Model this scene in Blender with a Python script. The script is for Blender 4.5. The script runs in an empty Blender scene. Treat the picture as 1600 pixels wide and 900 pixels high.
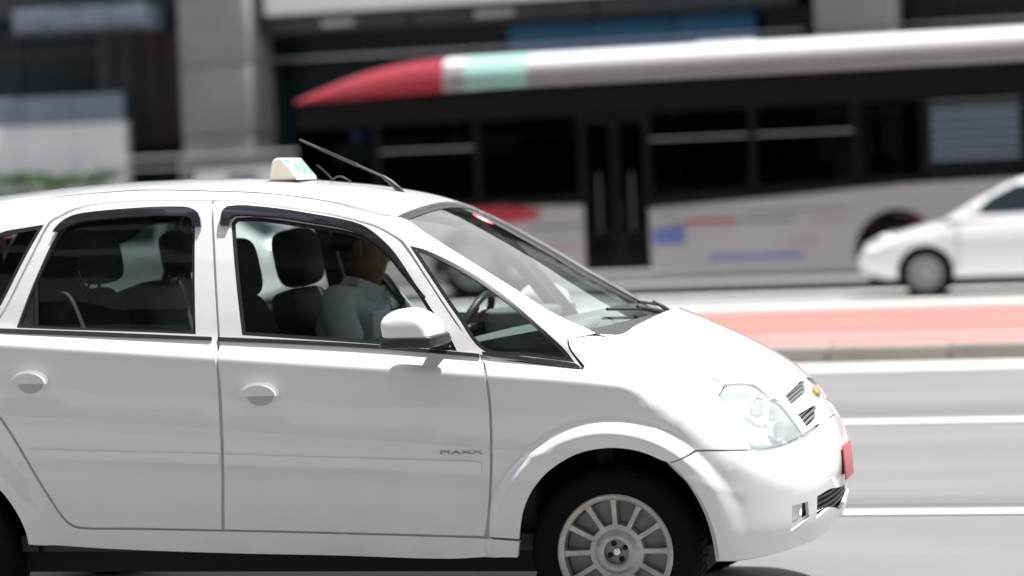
import bpy, bmesh, math, random
import numpy as np
from mathutils import Vector, Matrix, Euler
from mathutils.geometry import delaunay_2d_cdt

random.seed(7)
S = bpy.context.scene
COL = S.collection
rad = math.radians

# ---------------------------------------------------------------- camera
cam_data = bpy.data.cameras.new('camera')
cam = bpy.data.objects.new('camera', cam_data)
COL.objects.link(cam)
fw = Vector((-0.2586, 0.9651, -0.0402)).normalized()
rt = Vector((0.9655, 0.2570, -0.0418)); rt = (rt - fw * rt.dot(fw)).normalized()
up = rt.cross(fw).normalized()
cam.matrix_world = Matrix(((rt.x, up.x, -fw.x, 1.9814), (rt.y, up.y, -fw.y, -9.4365), (rt.z, up.z, -fw.z, 1.5917), (0, 0, 0, 1)))
cam_data.sensor_width = 36
cam_data.lens = 90
cam_data.clip_start = .1
cam_data.clip_end = 2000
cam_data.dof.use_dof = True
cam_data.dof.focus_distance = 9.0
cam_data.dof.aperture_fstop = 1.5
S.camera = cam

# ---------------------------------------------------------------- sky, sun, exposure
SUN_DIR = Vector((.30, .085, .95)).normalized()
world = bpy.data.worlds.new('World')
S.world = world
world.use_nodes = True
wn = world.node_tree
bgn = wn.nodes['Background']
sky = wn.nodes.new('ShaderNodeTexSky')
sky.sky_type = 'NISHITA'
sky.sun_disc = False
sky.sun_elevation = math.asin(SUN_DIR.z)
sky.sun_rotation = math.atan2(SUN_DIR.x, SUN_DIR.y)
sky.air_density = 1.0
sky.dust_density = 2.0
# broken fair-weather cloud over the whole sky
wtc = wn.nodes.new('ShaderNodeTexCoord')
wno = wn.nodes.new('ShaderNodeTexNoise'); wno.inputs['Scale'].default_value = 1.8; wno.inputs['Detail'].default_value = 7; wno.inputs['Roughness'].default_value = .55
wra = wn.nodes.new('ShaderNodeValToRGB'); wra.color_ramp.elements[0].position = .455; wra.color_ramp.elements[1].position = .57
wmx = wn.nodes.new('ShaderNodeMixRGB'); wmx.inputs[2].default_value = (12.5, 12.8, 13.2, 1)
wn.links.new(wtc.outputs['Generated'], wno.inputs['Vector']); wn.links.new(wno.outputs['Fac'], wra.inputs[0])
wn.links.new(wra.outputs[0], wmx.inputs[0]); wn.links.new(sky.outputs[0], wmx.inputs[1]); wn.links.new(wmx.outputs[0], bgn.inputs[0])
bgn.inputs[1].default_value = .062
sun_data = bpy.data.lights.new('sun', 'SUN')
sun_data.energy = 4.2
sun_data.angle = rad(.53)
sun_data.color = (1, .98, .945)
sun = bpy.data.objects.new('sun', sun_data)
COL.objects.link(sun)
sun.rotation_euler = SUN_DIR.to_track_quat('Z', 'Y').to_euler()
S.view_settings.view_transform = 'Standard'
S.view_settings.look = 'None'
S.view_settings.exposure = 1.07
S.view_settings.gamma = 1
S.cycles.max_bounces = 10
S.cycles.transparent_max_bounces = 24

# ---------------------------------------------------------------- materials
def mat(name, col, rough=.5, metal=0., var=.0, scale=6., bump=0., bscale=60., coat=0., spec=.5, stretch=None, col2=None):
    m = bpy.data.materials.new(name)
    m.use_nodes = True
    nt = m.node_tree
    b = nt.nodes['Principled BSDF']
    b.inputs['Base Color'].default_value = (*col, 1)
    b.inputs['Roughness'].default_value = rough
    b.inputs['Metallic'].default_value = metal
    b.inputs['Coat Weight'].default_value = coat
    b.inputs['Coat Roughness'].default_value = .03
    b.inputs['Specular IOR Level'].default_value = spec
    tc = nt.nodes.new('ShaderNodeTexCoord')
    src = tc.outputs['Object']
    if stretch:
        mp = nt.nodes.new('ShaderNodeMapping')
        mp.inputs['Scale'].default_value = stretch
        nt.links.new(src, mp.inputs[0]); src = mp.outputs[0]
    if var or col2:
        n = nt.nodes.new('ShaderNodeTexNoise')
        n.inputs['Scale'].default_value = scale
        n.inputs['Detail'].default_value = 6
        n.inputs['Roughness'].default_value = .6
        nt.links.new(src, n.inputs['Vector'])
        r = nt.nodes.new('ShaderNodeValToRGB')
        c2 = col2 or tuple(min(1, c * (1 + var)) for c in col)
        c1 = col if col2 else tuple(c * (1 - var) for c in col)
        r.color_ramp.elements[0].position = .35; r.color_ramp.elements[1].position = .68
        r.color_ramp.elements[0].color = (*c1, 1); r.color_ramp.elements[1].color = (*c2, 1)
        nt.links.new(n.outputs['Fac'], r.inputs[0])
        nt.links.new(r.outputs[0], b.inputs['Base Color'])
        mr = nt.nodes.new('ShaderNodeMapRange')
        mr.inputs['To Min'].default_value = max(.02, rough * .85); mr.inputs['To Max'].default_value = min(1, rough * 1.15)
        nt.links.new(n.outputs['Fac'], mr.inputs['Value']); nt.links.new(mr.outputs[0], b.inputs['Roughness'])
    if bump:
        n2 = nt.nodes.new('ShaderNodeTexNoise')
        n2.inputs['Scale'].default_value = bscale
        n2.inputs['Detail'].default_value = 4
        nt.links.new(src, n2.inputs['Vector'])
        bp = nt.nodes.new('ShaderNodeBump')
        bp.inputs['Strength'].default_value = bump
        bp.inputs['Distance'].default_value = .01
        nt.links.new(n2.outputs['Fac'], bp.inputs['Height'])
        nt.links.new(bp.outputs[0], b.inputs['Normal'])
    return m
def glass_mat(name, tint, ior=1.5, rough=.0):
    m = bpy.data.materials.new(name)
    m.use_nodes = True
    nt = m.node_tree
    nt.nodes.remove(nt.nodes['Principled BSDF'])
    out = nt.nodes['Material Output']
    tr = nt.nodes.new('ShaderNodeBsdfTransparent'); tr.inputs[0].default_value = (*tint, 1)
    gl = nt.nodes.new('ShaderNodeBsdfGlossy'); gl.inputs['Roughness'].default_value = rough
    fr = nt.nodes.new('ShaderNodeFresnel'); fr.inputs[0].default_value = ior
    mx = nt.nodes.new('ShaderNodeMixShader')
    nt.links.new(fr.outputs[0], mx.inputs[0]); nt.links.new(tr.outputs[0], mx.inputs[1]); nt.links.new(gl.outputs[0], mx.inputs[2])
    nt.links.new(mx.outputs[0], out.inputs[0])
    return m
M = {}
M['paint'] = mat('white_car_paint', (.80, .80, .79), .30, var=.012, scale=1.7, coat=1.0)
def dirt(m, col, z0, z1, amt):
    nt = m.node_tree; bs = nt.nodes['Principled BSDF']; src = bs.inputs['Base Color'].links[0].from_socket
    tc = nt.nodes.new('ShaderNodeTexCoord'); sp = nt.nodes.new('ShaderNodeSeparateXYZ'); nt.links.new(tc.outputs['Object'], sp.inputs[0])
    mr = nt.nodes.new('ShaderNodeMapRange'); mr.inputs['From Min'].default_value = z1; mr.inputs['From Max'].default_value = z0; nt.links.new(sp.outputs['Z'], mr.inputs[0])
    no = nt.nodes.new('ShaderNodeTexNoise'); no.inputs['Scale'].default_value = 5; no.inputs['Detail'].default_value = 8; no.inputs['Roughness'].default_value = .7; nt.links.new(tc.outputs['Object'], no.inputs['Vector'])
    ra = nt.nodes.new('ShaderNodeValToRGB'); ra.color_ramp.elements[0].position = .36; ra.color_ramp.elements[1].position = .70; nt.links.new(no.outputs['Fac'], ra.inputs[0])
    mu = nt.nodes.new('ShaderNodeMath'); mu.operation = 'MULTIPLY'; nt.links.new(mr.outputs[0], mu.inputs[0]); nt.links.new(ra.outputs[0], mu.inputs[1])
    m2 = nt.nodes.new('ShaderNodeMath'); m2.operation = 'MULTIPLY'; m2.inputs[1].default_value = amt; nt.links.new(mu.outputs[0], m2.inputs[0])
    mx = nt.nodes.new('ShaderNodeMixRGB'); mx.inputs[2].default_value = (*col, 1); nt.links.new(m2.outputs[0], mx.inputs[0]); nt.links.new(src, mx.inputs[1]); nt.links.new(mx.outputs[0], bs.inputs['Base Color'])
dirt(M['paint'], (.47, .42, .35), .26, .62, .28)
M['paint2'] = mat('white_paint_second_car', (.80, .79, .80), .28, var=.01, scale=1.5, coat=1.0)
M['silver_paint'] = mat('silver_paint', (.62, .66, .65), .3, var=.02, scale=2, coat=1.0, metal=.2)
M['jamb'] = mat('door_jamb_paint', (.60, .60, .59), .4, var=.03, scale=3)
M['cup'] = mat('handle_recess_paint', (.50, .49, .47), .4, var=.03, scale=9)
M['rubber'] = mat('black_rubber', (.012, .012, .013), .55, var=.2, scale=20)
M['visor'] = mat('smoked_acrylic', (.014, .013, .017), .16, coat=1.0, var=.1, scale=9)
M['tyre'] = mat('tyre_rubber', (.006, .006, .006), .9, spec=.15, var=.25, scale=12, bump=.3, bscale=90)
M['dark'] = mat('dark_underbody', (.010, .010, .010), .9, var=.3, scale=6)
M['black_plastic'] = mat('black_plastic', (.022, .022, .024), .42, var=.1, scale=20, bump=.1, bscale=260)
M['trim'] = mat('charcoal_interior_trim', (.045, .046, .048), .75, var=.1, scale=10, bump=.15, bscale=200)
M['dash'] = mat('grey_dashboard_plastic', (.15, .165, .165), .7, var=.08, scale=9, bump=.2, bscale=240)
M['seat'] = mat('charcoal_seat_fabric', (.024, .024, .026), .95, var=.25, scale=70, bump=.3, bscale=300)
M['headliner'] = mat('grey_headliner', (.62, .61, .60), .95, var=.06, scale=30)
M['alloy'] = mat('silver_wheel_alloy', (.50, .48, .455), .40, metal=.7, var=.22, scale=14)
M['alloy_dark'] = mat('dirty_wheel_alloy', (.22, .21, .20), .5, metal=.5, var=.2, scale=9)
M['chrome'] = mat('chrome', (.75, .75, .76), .12, metal=1.0, var=.03, scale=10)
M['gold'] = mat('gold_emblem', (.62, .45, .20), .35, metal=.5, var=.05, scale=10)
M['red_plate'] = mat('red_number_plate', (.46, .12, .13), .5, var=.05, scale=10)
M['white_plastic'] = mat('white_plastic', (.75, .75, .73), .35, var=.03, scale=12)
M['cream'] = mat('cream_sign_plastic', (.78, .73, .62), .4, var=.03, scale=14)
M['green_print'] = mat('green_lettering', (.10, .52, .26), .5, var=.1, scale=30)
M['badge'] = mat('grey_badge', (.34, .33, .31), .4, metal=.2, var=.1, scale=30)
M['lamp_silver'] = mat('lamp_reflector', (.86, .88, .88), .32, metal=.55, var=.04, scale=18)
M['lamp_house'] = mat('lamp_housing', (.74, .77, .78), .35, metal=.1, var=.05, scale=18)
M['grille_grey'] = mat('grille_grey_plastic', (.10, .11, .12), .35, var=.1, scale=20)
M['amber'] = mat('amber_lens', (.7, .25, .02), .25, var=.05, scale=20)
M['tail_red'] = mat('red_lens', (.22, .02, .02), .2, var=.05, scale=20)
M['skin'] = mat('brown_skin', (.20, .11, .075), .55, var=.12, scale=14, bump=.08, bscale=200)
M['hair'] = mat('black_hair', (.012, .010, .010), .6, var=.3, scale=80, bump=.5, bscale=180)
M['shirt'] = mat('pale_blue_shirt', (.70, .80, .86), .9, var=.05, scale=8, bump=.45, bscale=26)
M['trousers'] = mat('dark_trousers', (.34, .31, .26), .9, var=.1, scale=20)
M['eye'] = mat('eye_white', (.6, .58, .55), .2, var=.05, scale=30)
M['glass'] = glass_mat('green_tinted_glass', (.84, .92, .89))
M['clear_glass'] = glass_mat('clear_door_glass', (.95, .97, .96), 1.22)
M['glass_dark'] = glass_mat('privacy_glass', (.16, .19, .19))
M['windshield'] = glass_mat('windshield_glass', (.82, .88, .87), 2.2)
M['lens'] = glass_mat('clear_lens', (.95, .97, .97), 1.45)
def milky(m, amt):
    nt = m.node_tree; out = nt.nodes['Material Output']; src = out.inputs[0].links[0].from_socket
    df = nt.nodes.new('ShaderNodeBsdfDiffuse'); df.inputs[0].default_value = (.82, .85, .86, 1)
    tl = nt.nodes.new('ShaderNodeBsdfTranslucent'); tl.inputs[0].default_value = (.82, .85, .86, 1)
    a = nt.nodes.new('ShaderNodeMixShader'); nt.links.new(df.outputs[0], a.inputs[1]); nt.links.new(tl.outputs[0], a.inputs[2])
    mx = nt.nodes.new('ShaderNodeMixShader'); mx.inputs[0].default_value = amt
    nt.links.new(src, mx.inputs[1]); nt.links.new(a.outputs[0], mx.inputs[2]); nt.links.new(mx.outputs[0], out.inputs[0])
milky(M['lens'], .30)
M['bus_glass'] = glass_mat('dark_bus_glass', (.34, .37, .38), 1.2)
M['asphalt'] = mat('worn_asphalt', (.158, .156, .155), .85, var=.14, scale=1.1, bump=.35, bscale=140, stretch=(.25, 1, 1))
M['asphalt_old'] = mat('oil_darkened_asphalt', (.125, .123, .122), .8, var=.10, scale=1.2, bump=.35, bscale=140, stretch=(.2, 1, 1))
M['far_asphalt'] = mat('far_asphalt', (.19, .185, .185), .85, var=.10, scale=.7, bump=.3, bscale=120, stretch=(.2, 1, 1))
M['tar_and_shade'] = mat('dark_asphalt_and_bus_shade', (.045, .044, .044), .8, var=.2, scale=1.2, bump=.3, bscale=120, stretch=(.2, 1, 1))  # dark road patches, and the shadow painted below the bus
M['road_paint'] = mat('white_road_paint', (.72, .71, .69), .65, var=.08, scale=4, stretch=(.5, 2, 1))
M['yellow_paint'] = mat('yellow_road_paint', (.70, .46, .16), .65, var=.15, scale=4, stretch=(.4, 2, 1))
M['red_path'] = mat('red_path_surface', (.41, .128, .115), .75, var=.06, scale=1.1, bump=.3, bscale=120, stretch=(.25, 1, 1))
M['gutter'] = mat('pale_gutter_concrete', (.52, .50, .46), .85, var=.06, scale=2, bump=.3, bscale=60)
M['kerb'] = mat('kerb_concrete', (.30, .275, .25), .9, var=.14, scale=3, bump=.4, bscale=50, stretch=(.4, 1, 1))
M['pavement'] = mat('pavement_concrete', (.26, .25, .24), .9, var=.10, scale=1.3, bump=.3, bscale=50)
M['concrete'] = mat('column_concrete', (.235, .228, .225), .85, var=.10, scale=1.2, bump=.3, bscale=40)
M['near_wall'] = mat('near_wall_render', (.30, .295, .29), .85, var=.08, scale=.8)
M['slab'] = mat('pale_spandrel', (.80, .81, .83), .6, var=.05, scale=.6)
M['wall_grey'] = mat('pale_grey_wall', (.72, .71, .71), .8, var=.07, scale=.8, bump=.2, bscale=40)
M['wall_blue'] = mat('blue_grey_panel', (.16, .20, .25), .5, var=.10, scale=.7)
M['dark_metal'] = mat('dark_facade_metal', (.022, .027, .031), .5, var=.2, scale=1.5)
M['brown_panel'] = mat('dark_brown_panel', (.028, .014, .011), .6, var=.2, scale=2)
M['facade_glass'] = mat('dark_facade_glass', (.010, .020, .025), .12, var=.2, scale=.4, spec=.4)
M['blue_sign'] = mat('blue_sign_panel', (.030, .15, .30), .5, var=.15, scale=.8)
M['light_blue'] = mat('light_blue_panel', (.15, .38, .55), .5, var=.12, scale=1.5)
M['steel'] = mat('brushed_steel', (.45, .45, .46), .4, metal=.6, var=.08, scale=5)
M['bus_white'] = mat('bus_white_paint', (.72, .72, .73), .35, var=.03, scale=.8, coat=.5)
M['bus_grey'] = mat('bus_grey_white_panel_and_shade', (.33, .315, .31), .4, var=.05, scale=.7, coat=.3)  # grey panels, and the shade painted on the lower roof sides
M['bus_red'] = mat('bus_red_paint', (.32, .016, .030), .35, var=.06, scale=.8, coat=.5)
M['bus_mint'] = mat('bus_mint_paint', (.36, .60, .53), .4, var=.05, scale=.8)
M['bus_blue'] = mat('bus_blue_print', (.10, .14, .34), .4, var=.1, scale=2)
M['bus_black'] = mat('bus_black_trim', (.006, .006, .006), .35, var=.2, scale=3, spec=.12)
M['bus_inside'] = mat('bus_interior_panel', (.10, .10, .10), .8, var=.1, scale=2)
M['bus_seat'] = mat('bus_seat_red', (.22, .03, .03), .7, var=.1, scale=4)
M['bus_seat_blue'] = mat('bus_seat_blue', (.05, .09, .18), .7, var=.1, scale=4)
M['yellow_pole'] = mat('yellow_handrail', (.55, .36, .03), .4, var=.05, scale=9)
M['louvre'] = mat('blue_grey_louvre', (.11, .145, .175), .4, var=.06, scale=3)
M['leaf'] = mat('hedge_leaf', (.075, .14, .040), .65, var=.45, scale=3)
M['bark'] = mat('hedge_branch', (.07, .05, .035), .9, var=.2, scale=12)
M['paper'] = mat('pale_card', (.45, .52, .50), .7, var=.04, scale=5)
M['sticker_red'] = mat('sticker_red', (.6, .04, .05), .5, var=.05, scale=30)

# ---------------------------------------------------------------- object helpers
def link(name, me, m=None, parent=None, smooth=None):
    if isinstance(me, bmesh.types.BMesh):
        bm = me; me = bpy.data.meshes.new(name); bm.normal_update(); bm.to_mesh(me); bm.free()
    o = bpy.data.objects.new(name, me); COL.objects.link(o)
    if m is not None and not me.materials:
        for k in (m if isinstance(m, (list, tuple)) else [m]): me.materials.append(k)
    if parent: o.parent = parent
    if smooth is not None:
        for p in me.polygons: p.use_smooth = True
        if smooth < 3: me.set_sharp_from_angle(angle=smooth)
    return o
def empty(name, label, cat, loc=(0, 0, 0), rz=0, group=None):
    o = bpy.data.objects.new(name, None); COL.objects.link(o)
    o.location = loc; o.rotation_euler = (0, 0, rz); o.empty_display_size = .3
    return tag(o, label, cat, group)
def tag(o, label, cat, group=None):
    o['label'] = label; o['category'] = cat
    if group: o['group'] = group
    return o
def struct(name, me, m, parent=None):
    o = link(name, me, m, parent)
    if not parent: o['kind'] = 'structure'
    return o
def dup_tree(o, parent=None):
    c = o.copy(); COL.objects.link(c)
    if parent: c.parent = parent
    for ch in list(o.children): dup_tree(ch, c)
    return c
def add_box(bm, lo, hi, bev=0., seg=2, rot=None, about=None):
    r = bmesh.ops.create_cube(bm, size=1)
    vs = r['verts']
    for v in vs: v.co = Vector([lo[i] + (v.co[i] + .5) * (hi[i] - lo[i]) for i in range(3)])
    if bev:
        es = list({e for v in vs for e in v.link_edges})
        g = bmesh.ops.bevel(bm, geom=es, offset=bev, segments=seg, affect='EDGES', profile=.5)
        vs = list({v for f in g['faces'] for v in f.verts} | {v for v in vs if v.is_valid})
    if rot is not None:
        bmesh.ops.rotate(bm, verts=vs, cent=about or Vector([(lo[i] + hi[i]) / 2 for i in range(3)]), matrix=rot)
    return vs
def box(name, lo, hi, m, parent=None, bev=0., seg=2, rot=None, about=None):
    bm = bmesh.new(); add_box(bm, lo, hi, bev, seg, rot, about)
    return link(name, bm, m, parent, smooth=rad(40) if bev else None)
def add_tube(bm, pts, r, n=8, caps=True):
    pts = [Vector(p) for p in pts]; rings = []
    rs = r if isinstance(r, (list, tuple)) else [r] * len(pts)
    prev = None
    for i, p in enumerate(pts):
        t = ((pts[min(i + 1, len(pts) - 1)] - pts[max(i - 1, 0)])).normalized()
        a = prev if prev is not None else (Vector((0, 0, 1)) if abs(t.z) < .9 else Vector((1, 0, 0)))
        a = (a - t * a.dot(t)).normalized(); prev = a; b = t.cross(a)
        rings.append([bm.verts.new(p + (a * math.cos(k * math.tau / n) + b * math.sin(k * math.tau / n)) * rs[i]) for k in range(n)])
    for i in range(len(rings) - 1):
        for k in range(n): bm.faces.new((rings[i][k], rings[i][(k + 1) % n], rings[i + 1][(k + 1) % n], rings[i + 1][k]))
    if caps:
        bm.faces.new(rings[0][::-1]); bm.faces.new(rings[-1])
def tube(name, pts, r, m, parent=None, n=8):
    bm = bmesh.new(); add_tube(bm, pts, r, n)
    return link(name, bm, m, parent, smooth=rad(50))
def add_lathe(bm, prof, n=48, axis='y', c=(0, 0, 0)):
    rings = []
    for r, h in prof:
        ring = []
        for k in range(n):
            a = k * math.tau / n
            q = (r * math.cos(a), h, r * math.sin(a)) if axis == 'y' else ((r * math.cos(a), r * math.sin(a), h) if axis == 'z' else (h, r * math.cos(a), r * math.sin(a)))
            ring.append(bm.verts.new((q[0] + c[0], q[1] + c[1], q[2] + c[2])))
        rings.append(ring)
    for i in range(len(rings) - 1):
        for k in range(n): bm.faces.new((rings[i][k], rings[i][(k + 1) % n], rings[i + 1][(k + 1) % n], rings[i + 1][k]))
def lathe(name, prof, m, parent=None, n=48, axis='y', c=(0, 0, 0), ang=40):
    bm = bmesh.new(); add_lathe(bm, prof, n, axis, c)
    bmesh.ops.recalc_face_normals(bm, faces=bm.faces)
    return link(name, bm, m, parent, smooth=rad(ang))
def soft(name, size, loc, m, parent, rot=(0, 0, 0), bev=.05, lev=2, shape=None, cuts=3):
    bm = bmesh.new()
    add_box(bm, [-s / 2 for s in size], [s / 2 for s in size])
    bmesh.ops.subdivide_edges(bm, edges=bm.edges, cuts=cuts, use_grid_fill=True)
    if shape:
        for v in bm.verts: v.co = shape(v.co.copy())
    bmesh.ops.rotate(bm, verts=bm.verts, cent=(0, 0, 0), matrix=Euler(rot).to_matrix())
    bmesh.ops.translate(bm, verts=bm.verts, vec=loc)
    o = link(name, bm, m, parent, smooth=4)
    md = o.modifiers.new('subdivision', 'SUBSURF'); md.levels = md.render_levels = lev
    return o
def plate(name, poly, y, thick, m, parent=None, holes=(), bev=0):
    """a sheet in the (x, z) plane at y, thickened towards +y"""
    poly = np.array(poly, float); hs = [np.array(h, float) for h in holes]
    v, f = tri2d(poly, hs, 0)
    n = len(v); bnd = boundary(f)
    V = [(a, y, b) for a, b in v] + [(a, y + thick, b) for a, b in v]
    Fc = []
    for t in f:
        a, b, c = (np.array(v[i]) for i in t)
        if np.cross(b - a, c - a) > 0: t = t[::-1]
        t = t[::-1]                      # normal towards -y
        Fc.append(tuple(t)); Fc.append(tuple(i + n for i in t[::-1]))
    Fc += [(a, b, b + n, a + n) for a, b in bnd]
    me = bpy.data.meshes.new(name); me.from_pydata(V, [], Fc); me.validate()
    bm = bmesh.new(); bm.from_mesh(me); bmesh.ops.recalc_face_normals(bm, faces=bm.faces); bpy.data.meshes.remove(me)
    return link(name, bm, m, parent)

# ---------------------------------------------------------------- 2D triangulation of panel outlines
def in_poly(P, poly):
    x, y = P[:, 0], P[:, 1]; c = np.zeros(len(P), bool); j = len(poly) - 1
    for i in range(len(poly)):
        xi, yi = poly[i]; xj, yj = poly[j]
        c ^= ((yi > y) != (yj > y)) & (x < (xj - xi) * (y - yi) / ((yj - yi) or 1e-12) + xi)
        j = i
    return c
def resample(pts, step=.022, corner=50.):
    p = np.array(pts, float); n = len(p); out = []
    d1 = np.roll(p, -1, 0) - p; d0 = p - np.roll(p, 1, 0)
    ang = np.degrees(np.abs(np.arctan2(d0[:, 0] * d1[:, 1] - d0[:, 1] * d1[:, 0], (d0 * d1).sum(1))))
    sharp = ang > corner
    for i in range(n):
        a, b = p[i], p[(i + 1) % n]; L = np.linalg.norm(b - a)
        z = p[i - 1] if not sharp[i] else a - (b - a); w = p[(i + 2) % n] if not sharp[(i + 1) % n] else b + (b - a)
        # tangents limited to the segment length so uneven spacing does not overshoot
        def tg(u, v, s):
            t = v - u; l = np.linalg.norm(t) + 1e-9; return t / l * L
        ta, tb = tg(z, b, L), tg(a, w, L)
        k = max(1, int(round(L / step)))
        for q in range(k):
            t = q / k; t2 = t * t; t3 = t2 * t
            out.append((2 * t3 - 3 * t2 + 1) * a + (t3 - 2 * t2 + t) * ta + (-2 * t3 + 3 * t2) * b + (t3 - t2) * tb)
    return np.array(out)
def inset(poly, g):
    if not g: return poly
    area = .5 * np.sum(poly[:, 0] * np.roll(poly[:, 1], -1) - np.roll(poly[:, 0], -1) * poly[:, 1])
    d1 = np.roll(poly, -1, 0) - poly; d0 = poly - np.roll(poly, 1, 0)
    d1 /= np.linalg.norm(d1, axis=1)[:, None] + 1e-12; d0 /= np.linalg.norm(d0, axis=1)[:, None] + 1e-12
    n1 = np.stack([-d1[:, 1], d1[:, 0]], 1); n0 = np.stack([-d0[:, 1], d0[:, 0]], 1)
    nn = n0 + n1; l = np.linalg.norm(nn, axis=1)[:, None] + 1e-9; nn /= l
    k = 1 / np.clip((nn * n1).sum(1), .5, 1)[:, None]
    return poly + nn * k * g * (1 if area > 0 else -1)
def tri2d(poly, holes, h, extra=None):
    verts = [tuple(p) for p in poly]; edges = [(i, (i + 1) % len(poly)) for i in range(len(poly))]
    for q in holes:
        b = len(verts); verts += [tuple(p) for p in q]; edges += [(b + i, b + (i + 1) % len(q)) for i in range(len(q))]
    nb = len(verts)
    if h:
        lo, hi = poly.min(0), poly.max(0)
        gx, gy = np.meshgrid(np.arange(lo[0] + h * .37, hi[0], h), np.arange(lo[1] + h * .41, hi[1], h))
        g = np.stack([gx.ravel(), gy.ravel()], 1)
        if extra is not None:
            far = np.ones(len(g), bool)
            for i in range(0, len(g), 300): far[i:i + 300] = np.linalg.norm(g[i:i + 300, None] - extra[None], axis=2).min(1) > h * .7
            g = np.concatenate([extra, g[far]])
        ok = in_poly(g, poly)
        for q in holes: ok &= ~in_poly(g, q)
        g = g[ok]
        B = np.array(verts)
        keep = np.ones(len(g), bool)
        for i in range(0, len(g), 500):
            dd = np.linalg.norm(g[i:i + 500, None] - B[None], axis=2).min(1); keep[i:i + 500] = dd > (h * .5 if extra is None else .006)
        verts += [tuple(p) for p in g[keep]]
    r = delaunay_2d_cdt([Vector(p) for p in verts], edges, [], 0, 1e-6)
    V = np.array([tuple(p) for p in r[0]]); T = [tuple(f) for f in r[2] if len(f) == 3]
    cen = V[np.array(T)].mean(1)
    ok = in_poly(cen, poly)
    for q in holes: ok &= ~in_poly(cen, q)
    T = [t for t, k in zip(T, ok) if k]
    used = sorted({i for t in T for i in t}); mp = {o: i for i, o in enumerate(used)}
    return V[used], [tuple(mp[i] for i in t) for t in T]
def boundary(F):
    cnt = {}
    for t in F:
        for i in range(len(t)):
            a, b = t[i], t[(i + 1) % len(t)]; cnt[(a, b)] = 1
    return [(a, b) for (a, b) in cnt if (b, a) not in cnt]

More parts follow.
